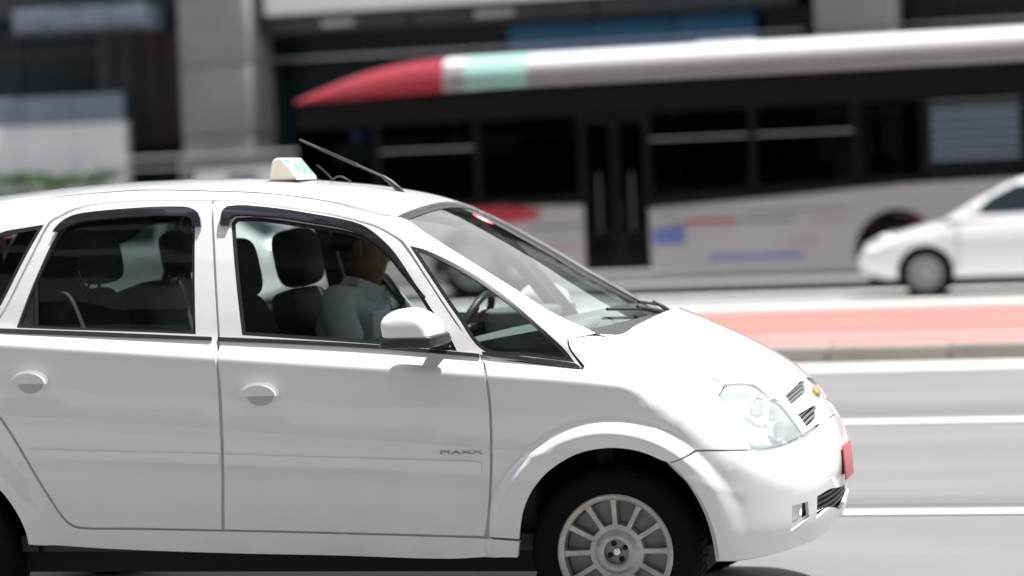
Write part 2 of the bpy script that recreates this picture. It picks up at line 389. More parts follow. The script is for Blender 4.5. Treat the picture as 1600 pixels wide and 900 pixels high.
# ---------------------------------------------------------------- outlines of the panels in metres
SHAPE = {
    'rear_door': [(-1.514, 1.578), (-1.481, 1.379), (-1.434, 1.014), (-1.427, 0.862), (-1.431, 0.610), (-1.450, 0.391), (-1.616, 0.395), (-1.817, 0.400), (-2.008, 0.404), (-2.056, 0.427), (-2.123, 0.534), (-2.189, 0.654), (-2.243, 0.750), (-2.288, 0.822), (-2.340, 0.941), (-2.336, 1.035), (-2.322, 1.138), (-2.271, 1.228), (-2.191, 1.404), (-2.135, 1.523), (-2.098, 1.543), (-2.050, 1.565), (-1.958, 1.583), (-1.767, 1.587)],
    'rear_door_hole': [(-2.104, 1.482), (-2.080, 1.512), (-2.044, 1.527), (-1.950, 1.540), (-1.757, 1.547), (-1.630, 1.544), (-1.588, 1.533), (-1.570, 1.509), (-1.563, 1.479), (-1.529, 1.101), (-1.790, 1.117), (-2.042, 1.131), (-2.231, 1.143), (-2.178, 1.297)],
    'rear_glass': [(-2.096, 1.479), (-2.072, 1.507), (-2.038, 1.520), (-1.949, 1.533), (-1.756, 1.540), (-1.629, 1.537), (-1.593, 1.529), (-1.577, 1.507), (-1.571, 1.479), (-1.537, 1.103), (-1.791, 1.119), (-2.043, 1.134), (-2.155, 1.140), (-2.168, 1.308)],
    'front_door': [(-1.507, 1.577), (-1.473, 1.379), (-1.427, 1.014), (-1.417, 0.862), (-1.422, 0.610), (-1.439, 0.392), (-1.014, 0.380), (-0.597, 0.368), (-0.462, 0.363), (-0.444, 0.451), (-0.433, 0.533), (-0.424, 0.652), (-0.421, 0.812), (-0.436, 0.946), (-0.463, 1.004), (-0.556, 1.117), (-0.666, 1.268), (-0.771, 1.402), (-0.812, 1.430), (-0.865, 1.458), (-0.940, 1.483), (-1.062, 1.513), (-1.230, 1.543), (-1.397, 1.570)],
    'front_door_hole': [(-1.423, 1.497), (-1.408, 1.515), (-1.331, 1.514), (-1.227, 1.499), (-1.100, 1.476), (-1.004, 1.458), (-0.922, 1.435), (-0.872, 1.406), (-0.805, 1.356), (-0.759, 1.305), (-0.695, 1.233), (-0.662, 1.187), (-0.562, 1.044), (-0.547, 1.017), (-0.814, 1.045), (-0.917, 1.055), (-1.350, 1.093)],
    'tri_hole': [(-0.739, 1.389), (-0.674, 1.371), (-0.516, 1.292), (-0.376, 1.198), (-0.235, 1.082), (-0.157, 1.012), (-0.119, 0.966), (-0.294, 0.991), (-0.447, 1.013), (-0.549, 1.135), (-0.660, 1.283)],
    'body_side': [(-0.093, 0.949), (-0.141, 1.011), (-0.150, 1.048), (-0.076, 1.057), (-0.217, 1.129), (-0.376, 1.228), (-0.533, 1.328), (-0.696, 1.429), (-0.798, 1.488), (-0.853, 1.498), (-0.906, 1.511), (-1.081, 1.557), (-1.311, 1.594), (-1.532, 1.612), (-1.843, 1.627), (-2.200, 1.612), (-2.600, 1.578), (-2.860, 1.530), (-2.960, 1.400), (-3.030, 1.150), (-3.040, 0.900), (-3.040, 0.680), (-2.760, 0.660), (-2.696, 0.657), (-2.613, 0.674), (-2.515, 0.669), (-2.422, 0.640), (-2.339, 0.587), (-2.284, 0.531), (-2.243, 0.464), (-2.218, 0.397), (-2.214, 0.341), (-1.893, 0.320), (-1.453, 0.304), (-1.023, 0.295), (-0.605, 0.283), (-0.406, 0.293), (-0.339, 0.293), (-0.329, 0.350), (-0.439, 0.358), (-0.463, 0.356), (-0.597, 0.360), (-1.014, 0.373), (-1.442, 0.384), (-1.818, 0.392), (-2.017, 0.397), (-2.062, 0.420), (-2.131, 0.529), (-2.197, 0.649), (-2.251, 0.745), (-2.296, 0.817), (-2.350, 0.941), (-2.346, 1.035), (-2.329, 1.138), (-2.279, 1.228), (-2.199, 1.404), (-2.143, 1.526), (-2.106, 1.548), (-2.057, 1.572), (-1.961, 1.590), (-1.769, 1.594), (-1.520, 1.585), (-1.400, 1.577), (-1.232, 1.550), (-1.064, 1.521), (-0.941, 1.490), (-0.866, 1.465), (-0.813, 1.437), (-0.764, 1.406), (-0.667, 1.277), (-0.556, 1.126), (-0.456, 0.999), (-0.293, 0.976)],
    'quarter_hole': [(-2.160, 1.517), (-2.238, 1.508), (-2.333, 1.493), (-2.420, 1.440), (-2.620, 1.370), (-2.700, 1.300), (-2.660, 1.200), (-2.500, 1.170), (-2.337, 1.173), (-2.297, 1.233), (-2.215, 1.408)],
    'fender': [(-0.455, 0.990), (-0.292, 0.968), (-0.088, 0.941), (-0.084, 0.953), (-0.134, 1.011), (-0.145, 1.044), (-0.072, 1.048), (0.046, 1.005), (0.167, 0.955), (0.275, 0.908), (0.365, 0.860), (0.358, 0.828), (0.392, 0.799), (0.422, 0.760), (0.454, 0.706), (0.478, 0.651), (0.304, 0.661), (0.288, 0.651), (0.220, 0.624), (0.143, 0.653), (0.079, 0.670), (0.003, 0.675), (-0.084, 0.662), (-0.151, 0.634), (-0.220, 0.587), (-0.276, 0.522), (-0.308, 0.455), (-0.323, 0.391), (-0.328, 0.359), (-0.438, 0.366), (-0.433, 0.452), (-0.424, 0.533), (-0.415, 0.652), (-0.412, 0.812), (-0.427, 0.945)],
    'hood': [(0.000, -0.601), (-0.150, -0.603), (-0.300, -0.609), (-0.450, -0.620), (-0.580, -0.632), (-0.632, -0.691), (-0.633, -0.568), (-0.614, -0.442), (-0.592, -0.327), (-0.574, -0.221), (-0.508, -0.189), (-0.452, -0.148), (-0.452, -0.099), (-0.452, -0.069), (-0.432, -0.029), (-0.431, 0.030), (-0.427, 0.093), (-0.278, 0.102), (-0.200, 0.110), (0.000, 0.114)],
    'grille_up': [(-0.350, -0.042), (-0.211, -0.043), (-0.062, -0.047), (-0.038, -0.039), (-0.095, -0.014), (-0.235, -0.008), (-0.364, -0.009)],
    'grille_low': [(-0.368, 0.034), (-0.252, 0.043), (-0.147, 0.049), (-0.151, 0.061), (-0.208, 0.079), (-0.299, 0.083), (-0.365, 0.081)],
    'bumper': [(-1.172, 0.619), (-1.096, 0.645), (-1.075, 0.655), (-0.861, 0.643), (-0.828, 0.638), (-0.696, 0.639), (-0.513, 0.654), (-0.334, 0.675), (-0.240, 0.687), (0.000, 0.687)],
    'bumper_bot': [(0.000, 0.312), (-0.150, 0.306), (-0.300, 0.285), (-0.675, 0.273), (-0.791, 0.269), (-0.913, 0.268), (-1.007, 0.275), (-1.020, 0.339), (-1.043, 0.419), (-1.080, 0.502), (-1.128, 0.572)],
    'low_grille': [(-0.491, 0.443), (-0.344, 0.451), (0.000, 0.430), (0.000, 0.345), (-0.305, 0.381), (-0.479, 0.365)],
    'fog': [(-0.680, 0.431), (-0.575, 0.435), (-0.555, 0.377), (-0.676, 0.344)],
    'headlight': [(-0.851, 0.852), (-0.749, 0.853), (-0.664, 0.841), (-0.636, 0.812), (-0.620, 0.791), (-0.577, 0.765), (-0.550, 0.717), (-0.528, 0.662), (-0.691, 0.646), (-0.824, 0.645), (-0.858, 0.652), (-0.865, 0.708), (-0.878, 0.762), (-0.888, 0.800), (-0.912, 0.827)],
    'windshield': [(-0.080, -0.644), (-0.214, -0.675), (-0.372, -0.654), (-0.529, -0.644), (-0.690, -0.618), (-0.788, -0.565)],
    'wstop': [(-0.805, -0.548), (-0.803, -0.451), (-0.801, -0.350), (-0.790, -0.087), (-0.812, 0.158)],
    'visor_r': [(-2.117, 1.485), (-2.093, 1.515), (-2.046, 1.541), (-1.952, 1.553), (-1.759, 1.559), (-1.632, 1.556), (-1.594, 1.552), (-1.570, 1.544), (-1.553, 1.532), (-1.542, 1.513), (-1.534, 1.482), (-1.567, 1.484), (-1.575, 1.509), (-1.591, 1.519), (-1.627, 1.523), (-1.754, 1.526), (-1.947, 1.521), (-2.042, 1.510), (-2.082, 1.488)],
    'visor_f': [(-1.460, 1.484), (-1.463, 1.508), (-1.462, 1.530), (-1.454, 1.543), (-1.440, 1.549), (-1.411, 1.551), (-1.359, 1.548), (-1.232, 1.531), (-1.104, 1.508), (-1.008, 1.490), (-0.926, 1.467), (-0.875, 1.438), (-0.808, 1.383), (-0.760, 1.327), (-0.696, 1.240), (-0.663, 1.203), (-0.679, 1.201), (-0.710, 1.236), (-0.776, 1.321), (-0.823, 1.370), (-0.884, 1.413), (-0.930, 1.437), (-1.009, 1.461), (-1.101, 1.478), (-1.227, 1.501), (-1.354, 1.515), (-1.411, 1.517), (-1.429, 1.504), (-1.428, 1.483)],
    'belt_r': [(-2.330, 1.142), (-1.915, 1.117), (-1.524, 1.091), (-1.464, 1.087), (-1.463, 1.076), (-1.913, 1.102), (-2.327, 1.127)],
    'belt_f': [(-1.440, 1.086), (-1.107, 1.065), (-0.814, 1.041), (-0.547, 1.012), (-0.465, 1.003), (-0.460, 0.992), (-0.813, 1.028), (-1.105, 1.051), (-1.439, 1.073)],
    'tri_strip': [(-0.452, 1.010), (-0.294, 0.988), (-0.117, 0.962), (-0.098, 0.950), (-0.293, 0.976), (-0.451, 0.998)],
    'mould_r': [(-2.175, 0.697), (-1.790, 0.682), (-1.435, 0.670), (-1.437, 0.633), (-1.792, 0.649), (-2.177, 0.666)],
    'mould_f': [(-1.415, 0.668), (-0.994, 0.651), (-0.579, 0.634), (-0.467, 0.628), (-0.458, 0.619), (-0.458, 0.587), (-0.581, 0.594), (-0.996, 0.612), (-1.418, 0.630)],
    'roof': [(-1.857, -0.501), (-1.542, -0.518), (-1.319, -0.515), (-1.089, -0.541), (-0.909, -0.592), (-0.857, -0.590)],
}
# ---------------------------------------------------------------- taxi body surface (metres; x forward from the front axle, near side is -y)
def table(pts, sig):
    xs = np.array([p[0] for p in pts], float); ys = np.array([p[1] for p in pts], float)
    st = 0.004
    g = np.arange(xs[0], xs[-1] + st, st); v = np.interp(g, xs, ys)
    n = int(3 * sig / st) + 1
    k = np.exp(-0.5 * (np.arange(-n, n + 1) * st / sig) ** 2); k /= k.sum()
    lo = v[0] + (v[1] - v[0]) * np.arange(-n, 0); hi = v[-1] + (v[-1] - v[-2]) * np.arange(1, n + 1)
    v = np.convolve(np.concatenate([lo, v, hi]), k, 'valid')
    return lambda q: np.interp(q, g, v)
BELT = table([(-3.4, 1.22), (-2.292, 1.133), (-.3, .970), (-.1, .952), (.12, .925), (.3, .865), (.5, .79), (.75, .70)], .05)
SECT = table([(-1.1, .70), (-.88, .765), (-.80, .79), (-.72, .812), (-.6, .832), (-.5, .841), (-.4, .846), (-.335, .8465), (-.312, .8525), (-.285, .849), (-.2, .849), (-.1, .8465),
              (-.046, .8435), (-.028, .827), (-.008, .805), (.03, .790), (.1, .772), (.2, .742), (.3, .708), (.4, .668), (.47, .635), (.55, .585), (.7, .48)], .006)
ROOF = table([(-3.4, 1.50), (-3.0, 1.585), (-2.663, 1.628), (-2.475, 1.645), (-2.25, 1.660), (-2.045, 1.667), (-1.8, 1.667), (-1.565, 1.660), (-1.33, 1.644), (-1.1, 1.616),
              (-.96, 1.590), (-.86, 1.563), (-.76, 1.522), (-.66, 1.468), (-.549, 1.405), (-.415, 1.325), (-.32, 1.264), (-.261, 1.228), (-.151, 1.163), (-.039, 1.100), (.05, 1.052), (.3, .90), (.8, .2), (1.2, -.6)], .03)
HOOD = table([(-.6, 1.25), (-.3, 1.18), (-.1, 1.145), (.06, 1.108), (.17, 1.062), (.33, .986), (.43, .931), (.51, .878), (.57, .828), (.62, .768), (.66, .706), (.70, .63), (.74, .5)], .02)
NOSE = table([(.0, .54), (.12, .60), (.187, .625), (.252, .648), (.29, .662), (.332, .675), (.366, .685), (.432, .694), (.52, .705), (.606, .712), (.64, .704), (.69, .68), (.74, .645), (.79, .62), (.856, .585), (1.1, .40)], .015)
TAIL = table([(.0, -3.05), (.25, -3.14), (.4, -3.22), (.7, -3.23), (.95, -3.18), (1.1, -3.13), (1.6, -2.93), (1.8, -2.85)], .04)
def sstep(a, b, v):
    t = np.clip((v - a) / (b - a), 0, 1); return t * t * (3 - 2 * t)
def smin(a, b, k):
    h = np.clip(k - np.abs(a - b), 0, None) / k
    return np.minimum(a, b) - h * h * k * .25
def half_width(x, z):
    w = SECT(z - BELT(x))
    for cx, b, r0 in ((0.0, .034, .475), (-2.58, .026, .47)):
        r = np.hypot(x - cx, z - .300)
        w = w + b * sstep(r0, r0 - .055, r) * sstep(.15, .3, z)
    return w
def sweep(y): return .13 * y ** 2 + .42 * y ** 4
def f_low(x, y, z):
    a = np.abs(y)
    t = (HOOD(x + .28 * a * a) - .15 * a * a - z) * .85
    f = smin(half_width(x, z) - a, NOSE(z) - sweep(a) - x, .10)
    return smin(smin(f, t, .07), x - TAIL(z) - .10 * a ** 2 - .25 * a ** 6, .10)
def f_up(x, y, z):
    a = np.abs(y)
    xx = x + .22 * a * a
    t = (ROOF(xx) - (.04 + .10 * sstep(-.6, -1.1, xx)) * a * a - z) * .88
    f = smin(half_width(x, z) - a, t, .045)
    return smin(f, x - TAIL(z) - .10 * a ** 2 - .25 * a ** 6, .10)
def f_all(x, y, z): return np.maximum(f_low(x, y, z), f_up(x, y, z))
FIELD = {'low': f_low, 'up': f_up, 'all': f_all}
AXIS_X = -.15
def rays(kind, p):
    p = np.asarray(p, float); n = len(p); o = np.zeros((n, 3)); d = np.zeros((n, 3))
    if kind == 'side':
        o[:, 0] = p[:, 0]; o[:, 1] = -1.1; o[:, 2] = p[:, 1]; d[:, 1] = 1
    elif kind == 'cyl':
        a = p[:, 0]; o[:, 0] = AXIS_X + 1.3 * np.cos(a); o[:, 1] = 1.3 * np.sin(a); o[:, 2] = p[:, 1]; d[:, 0] = -np.cos(a); d[:, 1] = -np.sin(a)
    elif kind == 'top':
        o[:, 0] = p[:, 0]; o[:, 1] = p[:, 1]; o[:, 2] = 2.0; d[:, 2] = -1
    elif kind == 'obl':          # from the front and above: (y, q)
        o[:, 1] = p[:, 0]; o[:, 0] = .8 * p[:, 1] + .72; o[:, 2] = -.6 * p[:, 1] + .96; d[:, 0] = -.6; d[:, 2] = -.8
        o += -d * 0.6
    return o, d
def to2d(kind, P):
    P = np.asarray(P, float)
    if kind == 'side': return P[:, [0, 2]]
    if kind == 'cyl': return np.stack([np.arctan2(P[:, 1], P[:, 0] - AXIS_X), P[:, 2]], -1)
    if kind == 'top': return P[:, :2]
    return np.stack([P[:, 1], .8 * (P[:, 0] - .72) - .6 * (P[:, 2] - .96)], -1)
def march(f, o, d, smax, n=150):
    lo = np.zeros(len(o)); hi = np.full(len(o), smax); done = np.zeros(len(o), bool); best = np.full(len(o), -9.); bs = np.zeros(len(o))
    prev = np.zeros(len(o))
    for i in range(1, n + 1):
        s = np.full(len(o), smax * i / n); q = o + d * s[:, None]; v = f(q[:, 0], q[:, 1], q[:, 2])
        up = (~done) & (v > best); best[up] = v[up]; bs[up] = s[up]
        hit = (~done) & (v >= 0); lo[hit] = prev[hit]; hi[hit] = s[hit]; done |= hit; prev = s
    for _ in range(24):
        m = .5 * (lo + hi); q = o + d * m[:, None]; v = f(q[:, 0], q[:, 1], q[:, 2]) >= 0
        hi = np.where(v, m, hi); lo = np.where(v, lo, m)
    s = np.where(done, hi, bs)
    return o + d * s[:, None], done
def grad(f, P, e=.004):
    g = np.zeros_like(P)
    for i in range(3):
        a = P.copy(); b = P.copy(); a[:, i] += e; b[:, i] -= e
        g[:, i] = f(a[:, 0], a[:, 1], a[:, 2]) - f(b[:, 0], b[:, 1], b[:, 2])
    return g / (np.linalg.norm(g, axis=1)[:, None] + 1e-12)
def lift(kind, p, field):
    o, d = rays(kind, p); return march(FIELD[field], o, d, 1.6)[0]
# ---------------------------------------------------------------- body panels cut from the surface
def panel_data(kind, pts, holes=(), field='all', h=.045, gap=.0016, thick=.012, off=0., step=.022, raw=False, wheel=None, rows=False):
    poly = np.array(pts, float) if raw else resample(pts, step)
    poly = inset(poly, gap); hs = [inset(resample(q, step), -gap) for q in holes]
    ex = None
    if wheel:
        ex = []
        for r in np.arange(.385, .50, .009):
            for t in np.arange(-.3, math.pi + .3, .009 / .42 * 1.5):
                q = np.array([[r * math.cos(t), .30 + r * math.sin(t)]])
                ex.append(q[0] if kind == 'side' else None)
        if kind == 'cyl':
            P0 = lift('side', np.array([[r * math.cos(t), .30 + r * math.sin(t)] for r in np.arange(.385, .50, .009) for t in np.arange(-.3, 1.5, .014 / .42)]), 'low')
            ex = to2d('cyl', P0)
        ex = np.array(ex)
    if rows:
        xr = np.arange(-2.9, .62, .018); er = [np.stack([xr + .004 * (i % 3), BELT(xr) + t], 1) for i, t in enumerate((-.345, -.335, -.325, -.315, -.305, -.295, -.283, -.085, -.068, -.058, -.052, -.046, -.040, -.034, -.026, -.016, -.006, .004, .018, .035))]
        er = np.concatenate(er)
        if ex is not None: er = er[np.abs(np.hypot(er[:, 0], er[:, 1] - .30) - .44) > .060]
        ex = er if ex is None else np.concatenate([ex, er])
    v2, T = tri2d(poly, hs, h, ex)
    P = lift(kind, v2, field); N = -grad(FIELD[field], P)
    P = P + N * off
    T2 = []
    for t in T:
        a, b, c = P[list(t)]
        T2.append(t if np.dot(np.cross(b - a, c - a), N[list(t)].mean(0)) > 0 else t[::-1])
    return P, N, T2, thick
def panel_mesh(name, data, mats, mirror=False):
    P, N, T, thick = data
    P = P.copy(); N = N.copy(); F = list(T); n = len(P)
    if mirror:
        P[:, 1] *= -1; N[:, 1] *= -1; F = [t[::-1] for t in F]
    V = [P]; NN = [N]; faces = list(F); mi = [0] * len(F)
    if thick:
        Q = P - N * thick
        V += [Q]; NN += [-N]
        faces += [tuple(i + n for i in t[::-1]) for t in F]; mi += [1] * len(F)
        bnd = boundary(F); base = 2 * n; vv = []; nv = []
        for a, b in bnd:
            e = P[b] - P[a]; s = np.cross(e, N[a]); s /= np.linalg.norm(s) + 1e-9
            faces.append((base, base + 3, base + 2, base + 1)); mi.append(2)
            vv += [P[a], P[b], Q[b], Q[a]]; nv += [s] * 4; base += 4
        V.append(np.array(vv)); NN.append(np.array(nv))
    V = np.concatenate(V); NN = np.concatenate(NN)
    me = bpy.data.meshes.new(name)
    me.from_pydata(V.tolist(), [], faces)
    for m in (mats if isinstance(mats, (list, tuple)) else [mats]): me.materials.append(m)
    nm = len(me.materials)
    me.polygons.foreach_set('material_index', [min(k, nm - 1) for k in mi])
    me.polygons.foreach_set('use_smooth', [True] * len(faces))
    idx = np.zeros(len(me.loops), int); me.loops.foreach_get('vertex_index', idx)
    me.normals_split_custom_set([tuple(q) for q in NN[idx]])
    return me
def panel(name, data, mats, parent, mirror=False):
    return link(name, panel_mesh(name, data, mats, mirror), None, parent)
def mirrored(pts, flip=True):
    """closes a half outline that starts and ends on the centre line (first coordinate 0)"""
    q = [(-a, b) for a, b in pts if abs(a) > 1e-6]
    return list(pts) + q[::-1]
def mirrored_top(pts):
    return list(pts) + [(a, -b) for a, b in pts if abs(b) > 1e-6][::-1]

PB = [M['paint'], M['trim'], M['paint']]
taxi = empty('taxi', 'white compact people carrier taxi driving along the near lane', 'taxi')
sh = SHAPE
# body sides with the rails over the doors, the windscreen pillars and the sills
d_side = panel_data('side', sh['body_side'], [sh['quarter_hole'], sh['tri_hole']], thick=.02, gap=.0, rows=True)
d_qg = panel_data('side', inset(np.array(sh['quarter_hole']), -.006), off=-.006, thick=0, gap=0)
d_tg = panel_data('side', inset(resample(sh['tri_hole']), -.006), off=-.006, thick=0, gap=0, raw=True)
tri_o = inset(resample(sh['tri_hole']), -.002); tri_i = inset(resample(sh['tri_hole']), .013)
q_o = inset(resample(sh['quarter_hole']), -.002); q_i = inset(resample(sh['quarter_hole']), .014)
def ring_data(o, i, off, h=.03, kind='side', field='all'):
    v2, T = tri2d(o, [i], h); P = lift(kind, v2, field); N = -grad(FIELD[field], P); P = P + N * off
    T = [t if np.dot(np.cross(P[t[1]] - P[t[0]], P[t[2]] - P[t[0]]), N[t[0]]) > 0 else t[::-1] for t in T]
    return P, N, T, .006
d_ts = ring_data(tri_o, tri_i, -.001); d_qs = ring_data(q_o, q_i, -.002)
d_fd = panel_data('side', sh['front_door'], [sh['front_door_hole']], thick=.035, rows=True)
d_rd = panel_data('side', sh['rear_door'], [sh['rear_door_hole']], thick=.035, rows=True)
rq_ = [tuple(q) for q in sh['rear_door_hole']]; fh = resample(sh['front_door_hole']); rh = resample(sh['rear_door_hole'])
d_fs = ring_data(inset(fh, .0), inset(fh, .012), -.004); d_rs = ring_data(inset(rh, 0), inset(rh, .009), -.004)
d_fg = panel_data('side', inset(fh, -.004), off=-.012, thick=0, gap=0, raw=True)
d_rg = panel_data('side', inset(rh, -.004), off=-.012, thick=0, gap=0, raw=True)
d_vf = panel_data('side', sh['visor_f'], off=.016, thick=.012, gap=0, h=.02); d_vr = panel_data('side', sh['visor_r'], off=.016, thick=.012, gap=0, h=.02)
d_bf = panel_data('side', sh['belt_f'], off=.006, thick=.008, gap=0, h=.03); d_br = panel_data('side', sh['belt_r'], off=.006, thick=.008, gap=0, h=.03)
d_tb = panel_data('side', sh['tri_strip'], off=.006, thick=.008, gap=0, h=.03)
d_mf = panel_data('side', sh['mould_f'], off=.007, thick=.008, gap=0, h=.03); d_mr = panel_data('side', sh['mould_r'], off=.007, thick=.008, gap=0, h=.03)
d_fe = panel_data('side', sh['fender'], thick=.010, gap=0, h=.03, wheel=True, rows=True)
fo_, ro_ = resample(sh['front_door']), resample(sh['rear_door'])
d_fj = ring_data(inset(fo_, -.013), inset(fo_, .014), -.0125, .02); d_rj = ring_data(inset(ro_, -.013), inset(ro_, .014), -.014, .02)
dv = [sh['rear_glass'][-2], sh['rear_glass'][-1]]; (xa, za), (xb, zb) = dv
d_dv = panel_data('side', [(xa - .007, za), (xa + .005, za), (xb + .005, zb), (xb - .007, zb)], off=-.006, thick=.006, gap=0, h=.03)
d_dc = panel_data('side', [rq_[-2], (xa - .008, za), (xb - .008, zb)], off=-.010, thick=.004, gap=0, h=.03)
def oval(cx, cz, rx, rz, n=28): return [(cx + rx * math.cos(k * math.tau / n), cz + rz * math.sin(k * math.tau / n)) for k in range(n)]
def half_oval(cx, cz, rx, rz, lo=True, n=16):
    s = -1 if lo else 1
    return [(cx + rx * math.cos(k * math.pi / n), cz + s * rz * math.sin(k * math.pi / n)) for k in range(n + 1)]
def door_handle(cx, cz):
    ds = []
    ds.append(('door_handle', panel_data('side', oval(cx, cz, .078, .049), off=.006, thick=.008, gap=0, h=.02, raw=True), M['paint']))
    ds.append(('handle_cup', panel_data('side', half_oval(cx + .008, cz - .004, .050, .036), off=.0075, thick=.002, gap=0, h=.02, raw=True), M['cup']))
    ds.append(('handle_grip', panel_data('side', half_oval(cx + .002, cz - .004, .066, .038, False) , off=.020, thick=.014, gap=0, h=.02, raw=True), M['paint']))
    return ds
hf = door_handle(-1.273, .880); hr = door_handle(-2.165, .942)
bd = bpy.data.curves.new('badge_text', 'FONT'); bd.body = 'MAXX'; bd.size = .052; bd.extrude = .002; bd.align_x = 'CENTER'; bd.align_y = 'CENTER'; bd.space_character = 1.1
tmp = bpy.data.objects.new('tmp', bd); COL.objects.link(tmp)
bpy.context.view_layer.update()
badge_me = bpy.data.meshes.new_from_object(tmp.evaluated_get(bpy.context.evaluated_depsgraph_get())); COL.objects.unlink(tmp)
for mir in (False, True):
    sgn = 1 if mir else -1
    side = panel('body_side', d_side, [M['paint'], M['trim'], M['paint']], taxi, mir)
    q = panel('quarter_window', d_qg, M['glass_dark'], side, mir); panel('quarter_window_seal', d_qs, M['rubber'], side, mir)
    q = panel('front_quarter_window', d_tg, M['glass'], side, mir); panel('front_window_seal', d_ts, M['rubber'], side, mir)
    panel('belt_strip', d_tb, M['rubber'], side, mir)
    panel('door_jamb', d_fj, M['jamb'], side, mir); panel('door_jamb', d_rj, M['jamb'], side, mir)
    fe = panel('fender', d_fe, [M['paint'], M['dark'], M['paint']], taxi, mir)
    for nm, dd, dg, ds, dv, db, dm, dh in (('front_door', d_fd, d_fg, d_fs, d_vf, d_bf, d_mf, hf), ('rear_door', d_rd, d_rg, d_rs, d_vr, d_br, d_mr, hr)):
        door = panel(nm, dd, PB, taxi, mir)
        panel('door_window', dg, M['clear_glass' if nm == 'front_door' else 'glass'], door, mir); panel('window_seal', ds, M['rubber'], door, mir)
        panel('wind_deflector', dv, M['visor'], door, mir); panel('belt_strip', db, M['rubber'], door, mir)
        panel('side_moulding', dm, M['paint'], door, mir)
        for hn, hd, hm in dh: panel(hn, hd, hm, door, mir)
        if nm == 'rear_door':
            panel('window_divider', d_dv, M['rubber'], door, mir); panel('window_corner', d_dc, M['rubber'], door, mir)
        else:
            b = link('badge', badge_me, M['badge'], door)
            b.location = (-.53, sgn * .8515, .663); b.rotation_euler = (rad(90), 0, rad(180) if mir else 0); b.scale = (1.0, .36, 1)
# hood with its two pairs of grille openings
def flipx(p): return [(-a, b) for a, b in p]
hood_pts = mirrored([sh['hood'][0]] + sh['hood'][1:])
gu, gl = sh['grille_up'], sh['grille_low']
d_hood = panel_data('obl', hood_pts, [gu, flipx(gu), gl, flipx(gl)], field='low', thick=.012, gap=.0008)
hood = panel('hood', d_hood, [M['paint'], M['dark'], M['paint']], taxi)
for g in (gu, gl, flipx(gu), flipx(gl)):
    gd = panel_data('obl', inset(np.array(g), -.006), field='low', off=-.03, thick=.006, gap=0, h=.03)
    gr = panel('grille', gd, M['black_plastic'], hood)
    a = np.array(g); y0, y1 = a[:, 0].min(), a[:, 0].max(); z0, z1 = a[:, 1].min(), a[:, 1].max()
    for k in range(3):
        qz = z0 + (z1 - z0) * (k + .75) / 3.4
        xs = [y for y in np.linspace(y0, y1, 40) if in_poly(np.array([[y, qz]]), a)[0]]
        if len(xs) < 4: continue
        ys = np.linspace(xs[0] - .004, xs[-1] + .004, 9)
        P = lift('obl', np.stack([ys, np.full(9, qz)], 1), 'low'); N = -grad(f_low, P); P = P - N * .012
        tube('grille_slat', [tuple(p) for p in P], .0055, M['grille_grey'], gr, n=6)
# the emblem on the bar between the two openings
P = lift('obl', np.array([[0, .012]]), 'low'); N = -grad(f_low, P); e = Vector(P[0]) + Vector(N[0]) * .006
bm = bmesh.new(); add_box(bm, (-.006, -.05, -.012), (.006, .05, .012), .003); add_box(bm, (-.007, -.018, -.018), (.007, .018, .018), .003)
em = link('emblem', bm, M['gold'], hood, smooth=rad(40)); em.location = e; em.rotation_euler = Vector(N[0]).to_track_quat('X', 'Z').to_euler()
# front bumper
bump_pts = mirrored([(0, .687)] + sh['bumper'][:-1][::-1] + sh['bumper_bot'][::-1])
lg = sh['low_grille']; low_hole = mirrored([(0, .43)] + [lg[1], lg[0], lg[5], lg[4]] + [(0, .345)])
fg = sh['fog']; fogs = [resample(fg, .02), resample(flipx(fg), .02)]
d_b = panel_data('cyl', bump_pts, [low_hole, fg, flipx(fg)], field='low', thick=.012, gap=.001, h=.03, wheel=True)
bumper = panel('front_bumper', d_b, [M['paint'], M['dark'], M['paint']], taxi)
d = panel_data('cyl', inset(np.array(low_hole), -.01), field='low', off=-.05, thick=.004, gap=0)
bo_ = resample(bump_pts); top_half = np.array(inset(bo_, -.010))
panel('bumper_jamb', ring_data(inset(bo_, -.008), inset(bo_, .012), -.013, .02, 'cyl', 'low'), M['jamb'], bumper)
lgr = panel('lower_grille', d, M['black_plastic'], bumper)
for z in (.366, .386, .407, .427):
    ph = np.linspace(-.46, .46, 17); P = lift('cyl', np.stack([ph, np.full(17, z)], 1), 'low'); N = -grad(f_low, P); P = P - N * .022
    tube('grille_slat', [tuple(p) for p in P], .007, M['black_plastic'], lgr, n=6)
for f in (fg, flipx(fg)):
    d = panel_data('cyl', inset(np.array(f), -.01), field='low', off=-.045, thick=.004, gap=0, h=.03)
    fp = panel('fog_lamp_recess', d, M['white_plastic'], bumper)
    c = np.array(f).mean(0); P = lift('cyl', c[None], 'low')[0]; N = -grad(f_low, P[None])[0]
    fo = lathe('fog_lamp', [(.0, .010), (.02, .009), (.034, .004), (.036, -.03)], M['lamp_house'], fp, n=24, axis='x')
    fo.location = Vector(P) - Vector(N) * .028; fo.rotation_euler = Vector(N).to_track_quat('X', 'Z').to_euler()
pl = box('number_plate', (-.003, -.105, -.064), (.003, .105, .064), M['red_plate'], bumper, bev=.003)
pl.location = (.7125, 0, .525); pl.rotation_euler = (0, rad(-3), 0)
box('plate_holder', (.640, -.08, .480), (.7085, .08, .570), M['black_plastic'], bumper)
